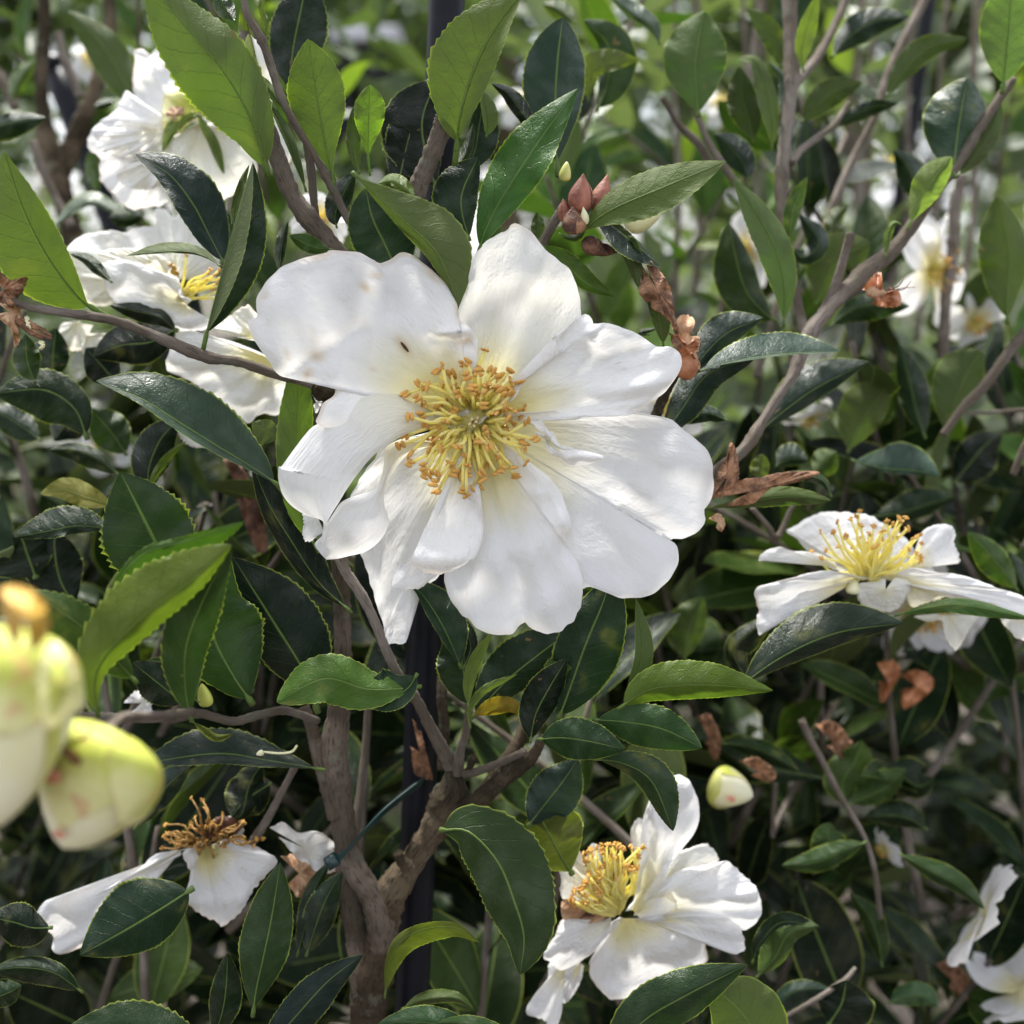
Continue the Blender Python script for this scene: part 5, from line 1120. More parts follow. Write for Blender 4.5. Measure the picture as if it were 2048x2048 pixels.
L(F4, 'p 1035 585; 1090 690; 1150 800; 1222 1010', 38, 36, [Z4 + 90, Z4 + 80], YEL, -20, -20, 1, name='sepal', teeth=0, q=.5)
L(F4, 'p 1090 600; 1180 650; 1290 700; 1420 760', 30, 34, [Z4 + 80, Z4 + 70], YEL, -20, -20, 1, name='sepal', teeth=0)
petal(F4, 'p 700 700; 500 640; 420 700; 330 790; 380 860; 520 900; 640 880; 740 820', 'p 820 700', (Z4 + 20, Z4 + 16), 12, 8, 6, warp=12, wlen=70, color=(.2, .2, .1, 1), n=90)
petal(F4, 'p 860 860; 700 860; 520 960; 470 1040; 560 1110; 700 1120; 820 1060; 900 960', 'p 900 820', (Z4 + 10, Z4 + 20), 12, 8, 6, warp=12, wlen=70, color=(.3, .2, .15, 1), n=90)
F5 = empty('camellia_flower', W([*PT('q 880 700'), -330]), 'white flower left of the folded leaf with long cream stamens pointing right', 'flower')
Z5 = -330
petal(F5, 'q 900 560; 700 560; 400 500; 250 440; 110 370; 110 345; 170 288; 250 240; 400 214; 470 216; 520 228; 600 190; 740 180; 742 110; 728 80; 762 54; 820 72; 872 122; 940 60; 1050 180; 1190 400; 1160 560', 'q 900 560', (Z5 - 20, Z5 - 120), -12, 6, 5, (0, 0), (), [('q 520 228; 700 480', 14, 12), ('q 870 122; 850 400', 9, 12)], 10, 110, color=(.4, .3, .25, 1), n=140, m=26)
petal(F5, 'q 560 560; 380 470; 250 400; 110 380; 120 440; 155 500; 202 640; 262 722; 372 748; 455 722; 520 640', 'q 480 560', (Z5 - 50, Z5 - 60), 10, 5, 5, warp=10, wlen=70, color=(.3, .4, .6, 1), n=80)
petal(F5, 'q 1000 700; 900 660; 910 590; 900 548; 820 520; 740 486; 620 440; 480 420; 372 440; 358 470; 378 560; 408 650; 478 740; 600 790; 750 850; 900 905; 1000 915; 1100 912; 1140 850', 'q 960 740', (Z5 + 10, Z5 + 50), 16, 3, 3, (0, 0), (), [('q 500 560; 1000 760', 22, 10), ('q 860 880; 1100 820', 8, 10)], 6, 120, color=(.5, .5, 0, 1))
st5 = 'q 1120 495; 1180 560; 1090 560; 1190 640; 955 395; 1200 600; 1150 530; 1210 680; 1160 590; 1130 620; 1180 500; 1100 520; 1220 540'
stamens(F5, PT('q 880 705'), pp(st5), Z5 + 30, Z5 + 60, 10, 10, 2.6, (4.2, 3.2, 5.0))
petal(F5, 'q 780 480; 850 440; 885 470; 905 530; 850 520', 'q 840 490', (Z5 - 10, Z5 - 5), mat=M_AMB, n=30, m=8, name='withered_petal')
petal(F5, 'q 700 520; 560 470; 420 420; 330 380; 420 345; 560 340; 680 360; 800 400; 860 480', 'q 820 520', (Z5 - 6, Z5 + 4), 10, 7, 5, warp=10, wlen=70, color=(.3, .3, .5, 1), n=80)
F6 = empty('camellia_flower', W([*PT('q 1500 1050'), -260]), 'white flower half hidden behind the thin twig and the left petals of the large flower', 'flower')
Z6 = -230
petal(F6, 'q 1500 1000; 1300 960; 1140 905; 1180 860; 1250 822; 1330 762; 1400 738; 1450 790; 1650 900; 1750 1150; 1600 1100', 'q 1500 980', (Z6 + 20, Z6 + 10), 8, 8, 6, warp=8, wlen=60, color=(1, 1, .4, 1))
petal(F6, 'q 1550 1100; 1300 1000; 1150 960; 1000 915; 902 920; 862 1000; 822 1100; 828 1200; 960 1260; 1200 1420; 1330 1530; 1402 1568; 1480 1500; 1600 1510; 1760 1400; 1750 1200', 'q 1550 1120', (Z6 - 10, Z6 - 50), 10, 6, 5, (0, 0), (), [('q 1400 1380; 1480 1280', 12, 16), ('q 1420 1480; 1560 1400', 9, -14), ('q 1100 950; 1500 1100', 12, -8)], 10, 90, color=(.3, .9, .15, 1), n=130, m=26)
petal(F6, 'q 1000 1400; 872 1520; 885 1600; 920 1680; 980 1725; 1050 1742; 1200 1700; 1150 1600; 1050 1500', 'q 1020 1480', (Z6 - 80, Z6 - 80), 6, 4, 3, color=(.6, .2, .2, 1), n=70)
petal(F6, 'q 1840 1360; 1880 1380; 1915 1400; 1900 1450; 1870 1500; 1850 1440', 'q 1870 1420', (Z6 + 90, Z6 + 90), color=(.4, 0, 0, 1), n=40, m=8)
F7 = empty('camellia_flower', W([*PT('q 200 850'), -500]), 'drooping cream flower with reddish petal edges below the thin twig at the left', 'flower')
petal(F7, 'q 220 850; 130 860; 85 870; 45 950; 5 1055; 30 1080; 150 1060; 230 1045; 300 880', 'q 200 860', (-480, -480), 8, 5, 4, color=(1, .3, .5, 1), n=60, m=14)
petal(F7, 'q 240 930; 320 940; 420 942; 365 1030; 320 1140; 250 1110; 210 1020', 'q 260 960', (-470, -460), 8, 5, 4, color=(1, .3, .5, 1), n=60, m=14)

# ------------------------------------------------------------------ the faded flower at the lower left
F8 = empty('camellia_flower', W([*PT('k 1100 930'), -330]), 'faded white flower at the lower left with two drooping petals and shrivelled brown stamens', 'flower')
Z8 = -310
petal(F8, 'k 1060 960; 900 985; 845 1002; 760 1080; 640 1150; 540 1215; 430 1262; 330 1268; 250 1252; 184 1372; 240 1410; 292 1442; 290 1528; 345 1546; 440 1512; 520 1462; 650 1390; 735 1280; 745 1180; 850 1080; 1000 1000', 'k 1000 975', (Z8, Z8 + 20), 10, 4, 4, (0, 0), (), [('k 200 1360; 300 1500', 6, -10), ('k 300 1530; 640 1380', 9, 12)], 6, 120, color=(.9, .2, 0, 1))
petal(F8, 'k 1120 930; 1010 985; 1050 1100; 1024 1220; 1050 1282; 1130 1340; 1205 1372; 1225 1396; 1330 1312; 1400 1190; 1470 1110; 1532 1030; 1450 970; 1350 920; 1260 905', 'k 1120 960', (Z8 + 10, Z8 + 40), 22, 4, 4, (0, 0), (), [('k 1150 1000; 1130 1200', 16, -8), ('k 1040 1260; 1330 1240', 14, 10)], 7, 110, color=(.9, .9, .05, 1))
petal(F8, 'k 1350 920; 1330 800; 1260 790; 1200 850', 'k 1290 900', (Z8 - 30, Z8 - 30), n=30, m=8, color=(1, .5, .3, 1))
g8 = np.random.RandomState(4)
tips8 = [PT('k %f %f' % (1130 + 180 * g8.randn() * .7, 890 + 60 * g8.randn())) for i in range(34)] + [PT('k %f %f' % (1130 + 230 * g8.uniform(-1, .95), 900 + 70 * g8.uniform(-1.2, .8))) for i in range(26)] + [PT('k 1060 690'), PT('k 930 880'), PT('k 900 960'), PT('k 1120 700')]
stamens(F8, PT('k 1150 920'), np.array(tips8), Z8 + 20, lambda q: Z8 + 30 + 30 * math.sin(q), 60, 30, 2.2, (4, 3, 5), True, (M_OLD, M_ANT))
petal(F8, 'k 1100 920; 1180 800; 1300 790; 1340 850; 1250 920', 'k 1200 900', (Z8 + 10, Z8 + 6), mat=M_DRYD, n=30, m=8, name='withered_petal', warp=8, wlen=40)
F9 = empty('camellia_flower', W([*PT('k 1700 950'), -300]), 'small crumpled white and tan petals of a spent flower beside the trunk', 'flower')
petal(F9, 'k 1490 850; 1560 816; 1640 872; 1760 870; 1842 930; 1848 985; 1862 1082; 1760 1098; 1700 1062; 1640 1022; 1590 962; 1540 900', 'k 1680 960', (-280, -290), 0, 6, 5, warp=14, wlen=60, color=(.9, .2, .1, 1), n=80)
petal(F9, 'k 1548 1008; 1640 1000; 1740 1090; 1758 1150; 1702 1228; 1640 1228; 1590 1160', 'k 1650 1100', (-290, -300), 0, 8, 6, mat=M_DRYL, warp=14, wlen=40, n=60, m=14, name='withered_petal')

# ------------------------------------------------------------------ flowers farther back
bgf = 'white flowers out of focus in the shrubs behind'
for i, (x, y, z, r_, nv, lab) in enumerate([
    (1345, 820, -900, 78, (-.3, -.2, 1), 'small blurred white flower with yellow middle behind the dark leaf right of the large flower'),
    (1775, 330, -2000, 50, (.8, -.3, .4), 'blurred white flower beside the dark stake, high on the right'),
    (1855, 540, -1100, 120, (.5, .2, .6), 'large blurred white flower right of the orange seed scales'),
    (1500, 500, -1300, 75, (-.6, .1, .5), 'blurred white flower left of the pale upright stem'),
    (1945, 640, -1300, 70, (.2, .5, .8), 'blurred cream flower above the leaf pair at the right'),
    (1620, 830, -900, 55, (.1, 1, .2), 'small drooping blurred flower below the narrow grey green leaf'),
    (1985, 1850, -640, 120, (-.9, -.5, -.35), 'ruffled blurred white flower cut by the lower right corner, turned away'),
    (2040, 1975, -680, 105, (.6, .9, .1), 'long white petals hanging at the lower right corner'),
    (1770, 1695, -900, 42, (-.9, .5, .1), 'small half open flower between two leaves at the lower right'),
    (1850, 1200, -900, 130, (-.2, .6, .8), 'blurred white flower hanging behind the side view flower'),
    (640, 440, -600, 70, (.1, -.3, 1), 'white flower glimpsed between the two stems above the large flower'),
    (190, 120, -2200, 60, (0, -.3, 1), 'faint white flower at the far upper left'),
    (205, 900, -1500, 55, (.3, -.3, 1), 'pale blurred flower behind the leaves at the left edge'),
    (1040, 210, -2600, 50, (0, -.5, 1), 'faint white flower above the bluish leaf'),
    (1440, 210, -2400, 45, (0, -.5, 1), 'faint white flower behind the paired dark leaves'),
    ]):
    open_flower(x, y, z, r_, nv, lab, bgf, 6 + i % 2, 20 + i, droop=-.1 if i % 3 else .25, stain=.3, stam=('corner' not in lab))

# ------------------------------------------------------------------ buds, seed pods, dry things
bud('flower_bud', (95, 1620, 700), (.1, -.2, 0), 10, 10, None) if False else None
b1 = bud('flower_bud', (*PT('r 700 1075'), 650), (-.42, .90, .12), 262, 122, 'fat yellow green flower bud close to the lens at the lower left', 'bud', M_BUDC,
    [(0.3, 1.3, .95, 1.02, M_BSK), (2.2, 1.1, .93, 1.045, M_BSK), (4.2, 1.2, .88, 1.06, M_BSK), (5.6, 1.0, .66, 1.09, M_BSK), (1.2, .9, .5, 1.10, M_BSK), (3.3, .9, .42, 1.11, M_BSK)], 'flower buds close to the lens', .62)
def scar_on(root, c, a, rx, ry, mat):
    c = PT(c); P_ = np.vstack([invW(np.array([v.co[:] for v in ch.data.vertices])) for ch in root.children if ch.type == 'MESH'])
    V = []
    for i in range(15):
        th = 6.283 * (i - 1) / 14; q = 0 if i == 0 else 1
        x = c[0] + q * (rx * math.cos(th) * math.cos(a) - ry * math.sin(th) * math.sin(a)); y = c[1] + q * (rx * math.cos(th) * math.sin(a) + ry * math.sin(th) * math.cos(a))
        dd = (P_[:, 0] - x) ** 2 + (P_[:, 1] - y) ** 2
        V.append([x, y, P_[dd < 900, 2].max() + 3])
    obj('scar', mesh_data('scar', W(np.array(V)), [[0, 1 + (i + 1) % 14, 1 + i] for i in range(14)], None, [mat]), root)
scar_on(b1, 'r 425 1225', .75, 26, 11, M_DRY); scar_on(b1, 'r 310 1345', .3, 20, 16, M_PINK); scar_on(b1, 'r 350 1690', .3, 14, 8, M_PINK)
b2 = bud('flower_bud', (20, 1250, 760), (-.12, 1, .1), 420, 150, 'cream flower bud with green scales cut by the left edge', 'bud', M_BUDC,
    [(0.2, 1.2, .9, 1.02, M_BSK), (2.6, 1.2, .62, 1.05, M_BSK), (4.7, 1.0, .55, 1.07, M_BSK), (5.6, .9, .4, 1.10, M_BSK)], 'flower buds close to the lens', .6)
petal(b2, 'r 470 760; 400 600; 320 540; 250 620; 230 800; 240 1000; 300 1080; 400 980; 460 860', 'r 350 800', (900, 860), 0, 3, 2, mat=M_BSK, name='bud_scale', n=50, m=12)
petal(b2, 'r 100 600; 40 480; 0 330; 0 240; 60 215; 160 230; 240 290; 285 370; 295 470; 250 560; 180 610', 'r 150 400', (990, 950), 14, 7, 9, mat=M_AMB, name='dry_scale', n=70, m=16, warp=6, wlen=60, rim=-20, label='amber ribbed dry scale on top of the bud')
branch(A, 'r 620 1080; 720 1000; 850 990; 1000 980; 1150 960', [34, 30, 28, 26], [640, 400, 260], 'branch', M_BARK, 30)
bud('flower_bud', (*PT('m 200 600'), -620), (.93, .3, .2), 92, 42, 'round cream bud with a red mark among dark leaves at the lower right', 'bud', M_BUDC, [(0.3, 1.2, .85, 1.03, M_BSK), (2.8, 1.1, .5, 1.06, M_BSK), (4.6, 1.0, .35, 1.09, M_BUDY)])
scar_on(bpy.data.objects['flower_bud.002'], 'm 315 690', .2, 9, 6, M_PINK)
bud('flower_bud', (*PT('b 1650 1200'), -340), (.85, -.15, .2), 78, 38, 'pale yellow bud with pink tip behind the tent shaped leaf', 'bud', M_BUDC, [(0.3, .8, .5, 1.05, M_BUDC)])
bud('flower_bud', (*PT('b 1320 1000'), -80), (.15, -1, .1), 40, 12, 'small slender green bud left of the red seed pods', 'bud', M_BUDY, [])
bud('flower_bud', (*PT('a 1375 350'), 30), (-.02, -1, .1), 60, 12, 'slender yellow green bud at the fork of the upper left twig', 'bud', M_SEPAL, [])
bud('flower_bud', (*PT('a 1430 215'), 20), (-.5, -.85, .1), 52, 9, 'narrow green bud leaning on the upper left twig', 'bud', M_SEPAL, [])
bud('flower_bud', (*PT('k 1145 180'), 20), (-.25, -1, .3), 50, 15, 'small yellow green bud at the end of the short lower left twig', 'bud', M_BUDY, [(0, .8, .8, 1.05, M_BUDY)])
pod = empty('seed_pod', W([*PT('b 1420 1130'), -90]), 'cluster of smooth red brown seed scales on a twig above the large flower', 'seed pod')
for (x, y, z, ax, L_, r_, m_, nm) in [('b 1400 1180', 0, -70, (.12, -1, .3), 100, 31, M_RED, 'pod_scale'), ('b 1500 1180', 0, -95, (.28, -1, .1), 98, 25, M_RED, 'pod_scale'),
                                      ('b 1380 1290', 0, -60, (-.1, -1, .4), 70, 30, M_DRYD, 'pod_scale'), ('b 1440 1240', 0, -50, (-.15, -1, .6), 50, 18, M_BUDC, 'pod_core'), ('b 1340 1230', 0, -80, (-.2, -1, .2), 60, 20, M_RED, 'pod_scale'),
                                      ('b 1420 1330', 0, -90, (.6, .3, .2), 75, 24, M_DRYD, 'pod_scale'), ('b 1480 1370', 0, -100, (.9, .15, .2), 62, 16, M_DRYD, 'pod_scale')]:
    bud('s', (*PT(x), z), ax, L_ * .86, r_ * (.5 if nm == 'pod_core' else .84), None, parent=pod, body=m_, bname=nm, blunt=.72, point=.75,
        scales=[] if nm == 'pod_core' else [(1.2 + z * .1, .5, .9, 1.06, m_), (3.8 + z * .1, .6, .8, 1.08, M_DRY)])
pod2 = empty('seed_pod', W([*PT('g 1680 1100'), -110]), 'glossy orange brown seed scale beside the grey green leaves right of the large flower', 'seed pod')
bud('s', (*PT('g 1620 1180'), -110), (.5, -.9, .3), 62, 24, None, parent=pod2, body=M_ORG, bname='pod_scale', blunt=.7)
petal(pod2, 'g 1560 830; 1620 740; 1700 750; 1720 800; 1680 880; 1745 890; 1755 960; 1720 1030; 1760 1080; 1740 1130; 1660 1170; 1600 1000; 1560 960', 'g 1660 950', (-100, -96), 0, 5, 6, mat=M_DRYL, warp=12, wlen=40, n=70, m=14, name='pod_scale')
petal(pod2, 'g 1560 880; 1620 880; 1680 960; 1740 900; 1752 950; 1700 1010; 1620 1010; 1580 960', 'g 1650 960', (-80, -76), 0, 5, 6, mat=M_ORG, warp=9, wlen=30, n=50, m=12, name='pod_scale')
dl = empty('withered_leaf', W([*PT('g 1450 600'), -70]), 'curled brown withered leaf hanging beside the upper right petal', 'dead leaf')
petal(dl, 'g 1350 320; 1400 340; 1460 410; 1520 490; 1555 580; 1575 720; 1595 820; 1560 800; 1500 740; 1430 700; 1370 640; 1325 570; 1340 500; 1350 440; 1345 380', 'g 1455 560', (-55, -75), 0, 5, 7, mat=M_DRY, warp=12, wlen=60, n=90, m=20, name='blade')
petal(dl, 'g 1550 780; 1600 800; 1610 900; 1640 960; 1600 980; 1560 940; 1540 860', 'g 1580 880', (-75, -70), 0, 4, 5, mat=M_DRY, warp=8, wlen=40, n=50, m=12, name='leaf_tip')
dl2 = empty('withered_leaf', W([*PT('j 500 880'), -150]), 'brown half withered leaf right of the large flower, green at its tip', 'dead leaf')
petal(dl2, 'j 200 960; 260 890; 380 850; 480 840; 560 818; 700 806; 815 812; 760 840; 640 878; 560 886; 500 930; 440 985; 340 1000; 270 1000', 'j 420 920', (-130, -140), 0, 5, 6, mat=M_DRY, warp=8, wlen=60, n=90, m=18, name='blade')
petal(dl2, 'j 205 960; 240 820; 290 720; 312 645; 345 700; 360 830; 330 900; 260 960', 'j 290 840', (-120, -130), 0, 5, 6, mat=M_DRY, warp=9, wlen=40, n=60, m=14, name='blade')
petal(dl2, 'j 190 1070; 250 1040; 280 1090; 262 1140; 230 1120', 'j 240 1090', (-140, -140), 0, 4, 5, mat=M_DRYL, n=30, m=8, name='blade')
L(A, 'j 170 1010; 300 990; 600 940; 868 968', 50, 60, [-150, -160], GRN, -20, -20, -1, .6)
pod3 = empty('seed_pod', W([*PT('c 1120 1620'), -260]), 'open orange seed scales with dry hairs on the slanting stem at the right', 'seed pod')
petal(pod3, 'c 1040 1600; 1080 1540; 1140 1500; 1150 1560; 1170 1620; 1230 1600; 1255 1650; 1240 1690; 1160 1698; 1090 1680', 'c 1130 1620', (-240, -230), 0, 5, 5, mat=M_ORG, warp=9, wlen=30, n=60, m=12, name='pod_scale')
bud('s', (*PT('c 1060 1600'), -250), (1, .2, .2), 44, 14, None, parent=pod3, body=M_DRYL, bname='pod_core')
for k, q_ in enumerate(['c 1180 1600; 1240 1580; 1280 1520', 'c 1190 1610; 1260 1590; 1330 1585', 'c 1180 1590; 1260 1600; 1310 1550']):
    branch(pod3, q_, [4, 3, 2], [-240, -235], 'dry_hair', M_DRY, 12, 6)
df = empty('dried_flower', W([*PT('a 80 1650'), 40]), 'shrivelled brown dried flower on the end of the twig at the left edge', 'dried flower')
petal(df, 'a -60 1500; 20 1510; 60 1545; 150 1530; 130 1600; 90 1660; 70 1700; 0 1680; -60 1640', 'a 20 1600', (60, 50), 0, 6, 7, mat=M_DRY, warp=14, wlen=40, n=70, m=14)
petal(df, 'a -60 1640; 40 1680; 90 1650; 115 1700; 105 1820; 110 1880; 80 1920; 70 1840; 20 1780; -60 1740', 'a 50 1720', (50, 45), 0, 6, 7, mat=M_DRYL, warp=14, wlen=40, n=70, m=14)
for k, q_ in enumerate(['a 90 1750; 180 1790; 285 1855', 'a 90 1760; 170 1820; 285 1870', 'a 95 1770; 160 1830; 240 1870', 'a 90 1760; 150 1800; 250 1820']):
    branch(df, q_, [14, 13, 8], [50, 46], 'stamen_bundle', M_DRY, 18, 7, .12)
petal(df, 'a 120 1760; 150 1740; 172 1780; 170 1820; 140 1800', 'a 145 1780', (55, 52), mat=M_BUDC, n=24, m=6)
petal(df, 'a 205 1890; 230 1875; 252 1900; 235 1932; 210 1925', 'a 228 1905', (50, 50), mat=M_BUDC, n=24, m=6)
fs = empty('fallen_stamen', W([*PT('k 1500 430'), -130]), 'single fallen cream stamen lying on the long dark leaf', 'stamen')
branch(fs, 'k 1640 395; 1610 430; 1540 438; 1455 430', [7, 7, 6], [-130, -130], 'filament', M_BUDC, 18, 7)
bud('s', (*PT('k 1455 430'), -128), (-.8, .3, .1), 16, 6, None, parent=fs, body=M_BUDC, bname='anther')
for (q_, z_, w_, lab, nm) in [('s 980 1360', -800, (900, 1180, 1060, 1500), 'folded orange brown dead leaf, upright, below the side view flower', 0), ('s 1180 1380', -800, (1060, 1260, 1290, 1540), 'bright orange curled dead leaf under the side view flower', 1)]:
    r0 = empty('withered_leaf', W([*PT(q_), z_]), lab, 'dead leaf')
    x0, y0, x1, y1 = w_
    petal(r0, 's %d %d; %d %d; %d %d; %d %d; %d %d; %d %d' % (x0, y0 + 40, (x0 + x1) / 2, y0, x1, y0 + 60, x1 - 20, y0 + 160, x0 + 30, y1, x0 + 10, (y0 + y1) / 2), q_, (z_ + 30, z_), 0, 8, 3, mat=M_ORG, warp=14, wlen=60, n=50, m=12, name='blade')
for (a_, b_, c_, d_, z_, lab) in [(130, 240, 260, 480, -700, 'thin brown dead leaf hanging left of the round cream bud'), (780, 280, 980, 480, -720, 'dull brown curled dead leaf in the shade at the lower right'),
                                  (1440, 1600, 1640, 1800, -900, 'red brown dead leaf left of the corner flower'), (360, 480, 560, 600, -600, 'spent brown bud husk above the round cream bud')]:
    r0 = empty('withered_leaf', W([*PT('m %d %d' % (a_, b_)), z_]), lab, 'dead leaf')
    petal(r0, 'm %d %d; %d %d; %d %d; %d %d; %d %d' % (a_, b_, (a_ + c_) / 2, b_ - 20, c_, (b_ + d_) / 2, c_ - 30, d_, (a_ * 2 + c_) / 3, (b_ + d_) / 2 + 20), 'm %d %d' % ((a_ + c_) / 2, (b_ + d_) / 2), (z_, z_ + 10), 0, 8, 5, mat=M_DRY, warp=12, wlen=50, n=50, m=12, name='blade')
r0 = empty('withered_leaf', W([*PT('l 650 400'), -340]), 'brown withered leaf tucked behind the black stake above the tie', 'dead leaf')
petal(r0, 'l 620 250; 660 290; 690 400; 720 520; 735 580; 680 575; 630 540; 610 400', 'l 660 430', (-330, -340), 0, 6, 4, mat=M_DRY, warp=10, wlen=50, n=50, m=12, name='blade')
r0 = empty('withered_leaf', W([*PT('d 1350 1050'), -340]), 'dark red brown sheet added for the dim gap left of the long dark leaf', 'dead leaf')
petal(r0, 'd 1230 740; 1300 740; 1380 860; 1450 1050; 1480 1220; 1430 1260; 1370 1150; 1320 1000; 1250 860', 'd 1360 1000', (-480, -490), 0, 6, 4, mat=M_DRYD, warp=10, wlen=50, n=60, m=14, name='blade')  # dark sheet added to paint the dim tone of this gap
r0 = empty('withered_petal', W([*PT('k 790 170'), -280]), 'fallen wrinkled white petal caught below the toothed leaves at the left', 'petal')
petal(r0, 'k 680 160; 740 100; 800 75; 860 120; 835 180; 860 238; 780 240; 720 220', 'k 780 160', (-280, -285), 0, 5, 5, warp=10, wlen=30, n=50, m=12, color=(.4, .2, 0, 1))

# ------------------------------------------------------------------ stakes, tie, pots, pipe
def stake(name, pts, rad, z, label, n=40):
    P = pp(pts); zz = np.interp(np.linspace(0, 1, len(P)), np.linspace(0, 1, len(z)), z)
    S = W(spline(np.c_[P, zz], n))
    d = (S[-1] - S[0]) / np.linalg.norm(S[-1] - S[0])
    top, bot = S[0], S[-1]
    end = bot + d * max(0.0, (bot[2]) / max(1e-6, -d[2]))      # down into the ground
    P2 = np.array([top + (end - top) * t for t in np.linspace(0, 1, 90)])
    root = empty(name, end, label, 'stake', 'black plant stakes')
    g = np.random.RandomState(3)
    V, F, uv = tube_vf(P2, rad * (1 + 0.05 * (np.arange(90) % 4 == 0)), 16)
    obj('stake_tube', mesh_data('stake_tube', V, F, uv, [M_BLACK]), root)
    V, F, uv = tube_vf(np.array([top - d * 0.004, top + d * 0.001]), rad * 1.12, 16)
    obj('stake_cap', mesh_data('stake_cap', V, F, uv, [M_BLACK]), root)
    return root
stake('plant_stake', 'f 852 -260; 838 100; 800 1160; 786 1640', 0.0044, [-300, -420, -420], 'straight black plant stake behind the large flower, tied to the trunk')
stake('plant_stake', 'c 1420 -100; 1370 150; 1290 600; 1225 1200; 1180 1600', 0.0042, [-3200, -3200], 'thin dark stake out of focus in the upper right shrub')
stake('plant_stake', 'a 300 380; 370 520; 430 680; 480 860', 0.0050, [-2100, -2100], 'leaning dark stake out of focus at the upper left')
tie = empty('plant_tie', W([*PT('l 420 800'), -170]), 'dark green plastic tie stretched from the trunk to the black stake', 'plant tie')
P = spline(np.c_[pp('l 165 1040; 250 985; 420 800; 560 680; 680 590'), [-172, -160, -200, -280, -340]], 24)
Pw = W(P); V = []
for i in range(24):
    w_ = np.array([0.0006, 0.0, 0.0013]); n_ = np.array([0.0, -0.0005, 0.0])
    V += [Pw[i] - w_ + n_, Pw[i] + w_ + n_, Pw[i] + w_ - n_, Pw[i] - w_ - n_]
F = [[i * 4 + j, i * 4 + (j + 1) % 4, i * 4 + 4 + (j + 1) % 4, i * 4 + 4 + j] for i in range(23) for j in range(4)] + [[0, 1, 2, 3], [95, 94, 93, 92]]
o = obj('strap', mesh_data('strap', np.array(V), F, None, [M_TIE], False), tie)
V, F, uv = tube_vf(W(np.array([[*PT('l 150 1050'), -165], [*PT('l 205 1015'), -165]])), 0.0016, 10)
obj('knot', mesh_data('knot', V, F, uv, [M_TIE]), tie)
def pot(x, y, r_, h, label, parent=None):
    root = empty('plant_pot', (x, y, 0), label, 'plant pot', 'black nursery pots')
    n = 36; prof = [(r_ * .78, 0), (r_ * .98, h * .86), (r_ * 1.06, h * .87), (r_ * 1.08, h), (r_ * 1.0, h), (r_ * .97, h * .9)]
    V = [(x + a * math.cos(6.283 * i / n), y + a * math.sin(6.283 * i / n), b) for a, b in prof for i in range(n)]
    F = [[k * n + i, k * n + (i + 1) % n, (k + 1) * n + (i + 1) % n, (k + 1) * n + i] for k in range(len(prof) - 1) for i in range(n)]
    obj('pot_wall', mesh_data('pot_wall', V, F, None, [M_BLACK]), root)
    g = np.random.RandomState(int(abs(x) * 1000)); rr = np.linspace(0, r_ * .97, 8)
    V = [(x + a * math.cos(6.283 * i / n), y + a * math.sin(6.283 * i / n), h * .9 + 0.006 * g.randn()) for a in rr for i in range(n)]
    F = [[k * n + i, k * n + (i + 1) % n, (k + 1) * n + (i + 1) % n, (k + 1) * n + i][::-1] for k in range(7) for i in range(n)]
    obj('soil', mesh_data('soil', V, F, None, [gm]), root)
    return root
for nm_, o_ in (('front', A), ('right', B), ('left', Cc)):
    pot(o_.location.x, o_.location.y, 0.16, 0.26, {'front': 'black nursery pot holding the shrub with the forked trunk', 'right': 'black nursery pot holding the tall right hand shrub', 'left': 'black nursery pot holding the back left shrub'}[nm_])
pi = empty('drip_pipe', W([*PT('l 800 1660'), -1900]), 'pale grey pipe crossing the gap right of the trunk base', 'pipe')
V, F, uv = tube_vf(W(np.array([[*PT('l 560 1830'), -1900], [*PT('l 800 1660'), -1950], [*PT('l 1080 1500'), -2000]])), 0.006, 12)
obj('pipe_tube', mesh_data('pipe_tube', V, F, uv, [M_GREY]), pi)

# ------------------------------------------------------------------ leafy twigs that fill the shrubs
g = np.random.RandomState(99)
def fill(parent, n, xr, yr, zr, bright, size=(.030, .044), ntry=1):
    for i in range(n):
        x, y, z = g.uniform(*xr), g.uniform(*yr), g.uniform(*zr)
        p = W([x, y, z])
        d = np.array([g.randn() * .5, g.randn() * .4, .6 + .5 * g.rand()])
        add_sprig(parent, p - d * 0.03, d, 0.07 + 0.03 * g.rand(), 6, g.uniform(*size), g, bright(y) if callable(bright) else bright, 0.0012)
def fill_stuff(parent, n, xr, yr, zr, col=(.009, .020, .007, .05)):  # default leaf colour is darkened for the dim shrub interior
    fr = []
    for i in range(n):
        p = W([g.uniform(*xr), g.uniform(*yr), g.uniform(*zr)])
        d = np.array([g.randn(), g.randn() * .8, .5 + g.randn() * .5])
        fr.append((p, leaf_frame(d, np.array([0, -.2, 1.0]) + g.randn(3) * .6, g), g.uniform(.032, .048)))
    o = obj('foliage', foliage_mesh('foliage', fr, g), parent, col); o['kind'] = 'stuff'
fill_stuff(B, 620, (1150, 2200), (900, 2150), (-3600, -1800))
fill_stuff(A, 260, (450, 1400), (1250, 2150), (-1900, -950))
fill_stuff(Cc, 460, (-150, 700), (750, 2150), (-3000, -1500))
fill_stuff(B, 420, (1050, 2200), (-50, 950), (-5200, -2600), (.11, .135, .095, .20))  # pale cool leaf colour imitates sky glare on the upper leaves
fill_stuff(Cc, 200, (-150, 1000), (-50, 700), (-4500, -2800), (.07, .10, .05, .2))  # paler colour stands in for the same glare on the left
fill(A, 14, (500, 1300), (1250, 2100), (-900, -500), False)
fill(A, 6, (-50, 500), (1650, 2100), (-800, -450), False)
fill(Cc, 14, (-100, 560), (800, 1500), (-1500, -700), False)
fill(Cc, 8, (-100, 700), (1300, 2050), (-1700, -900), False)
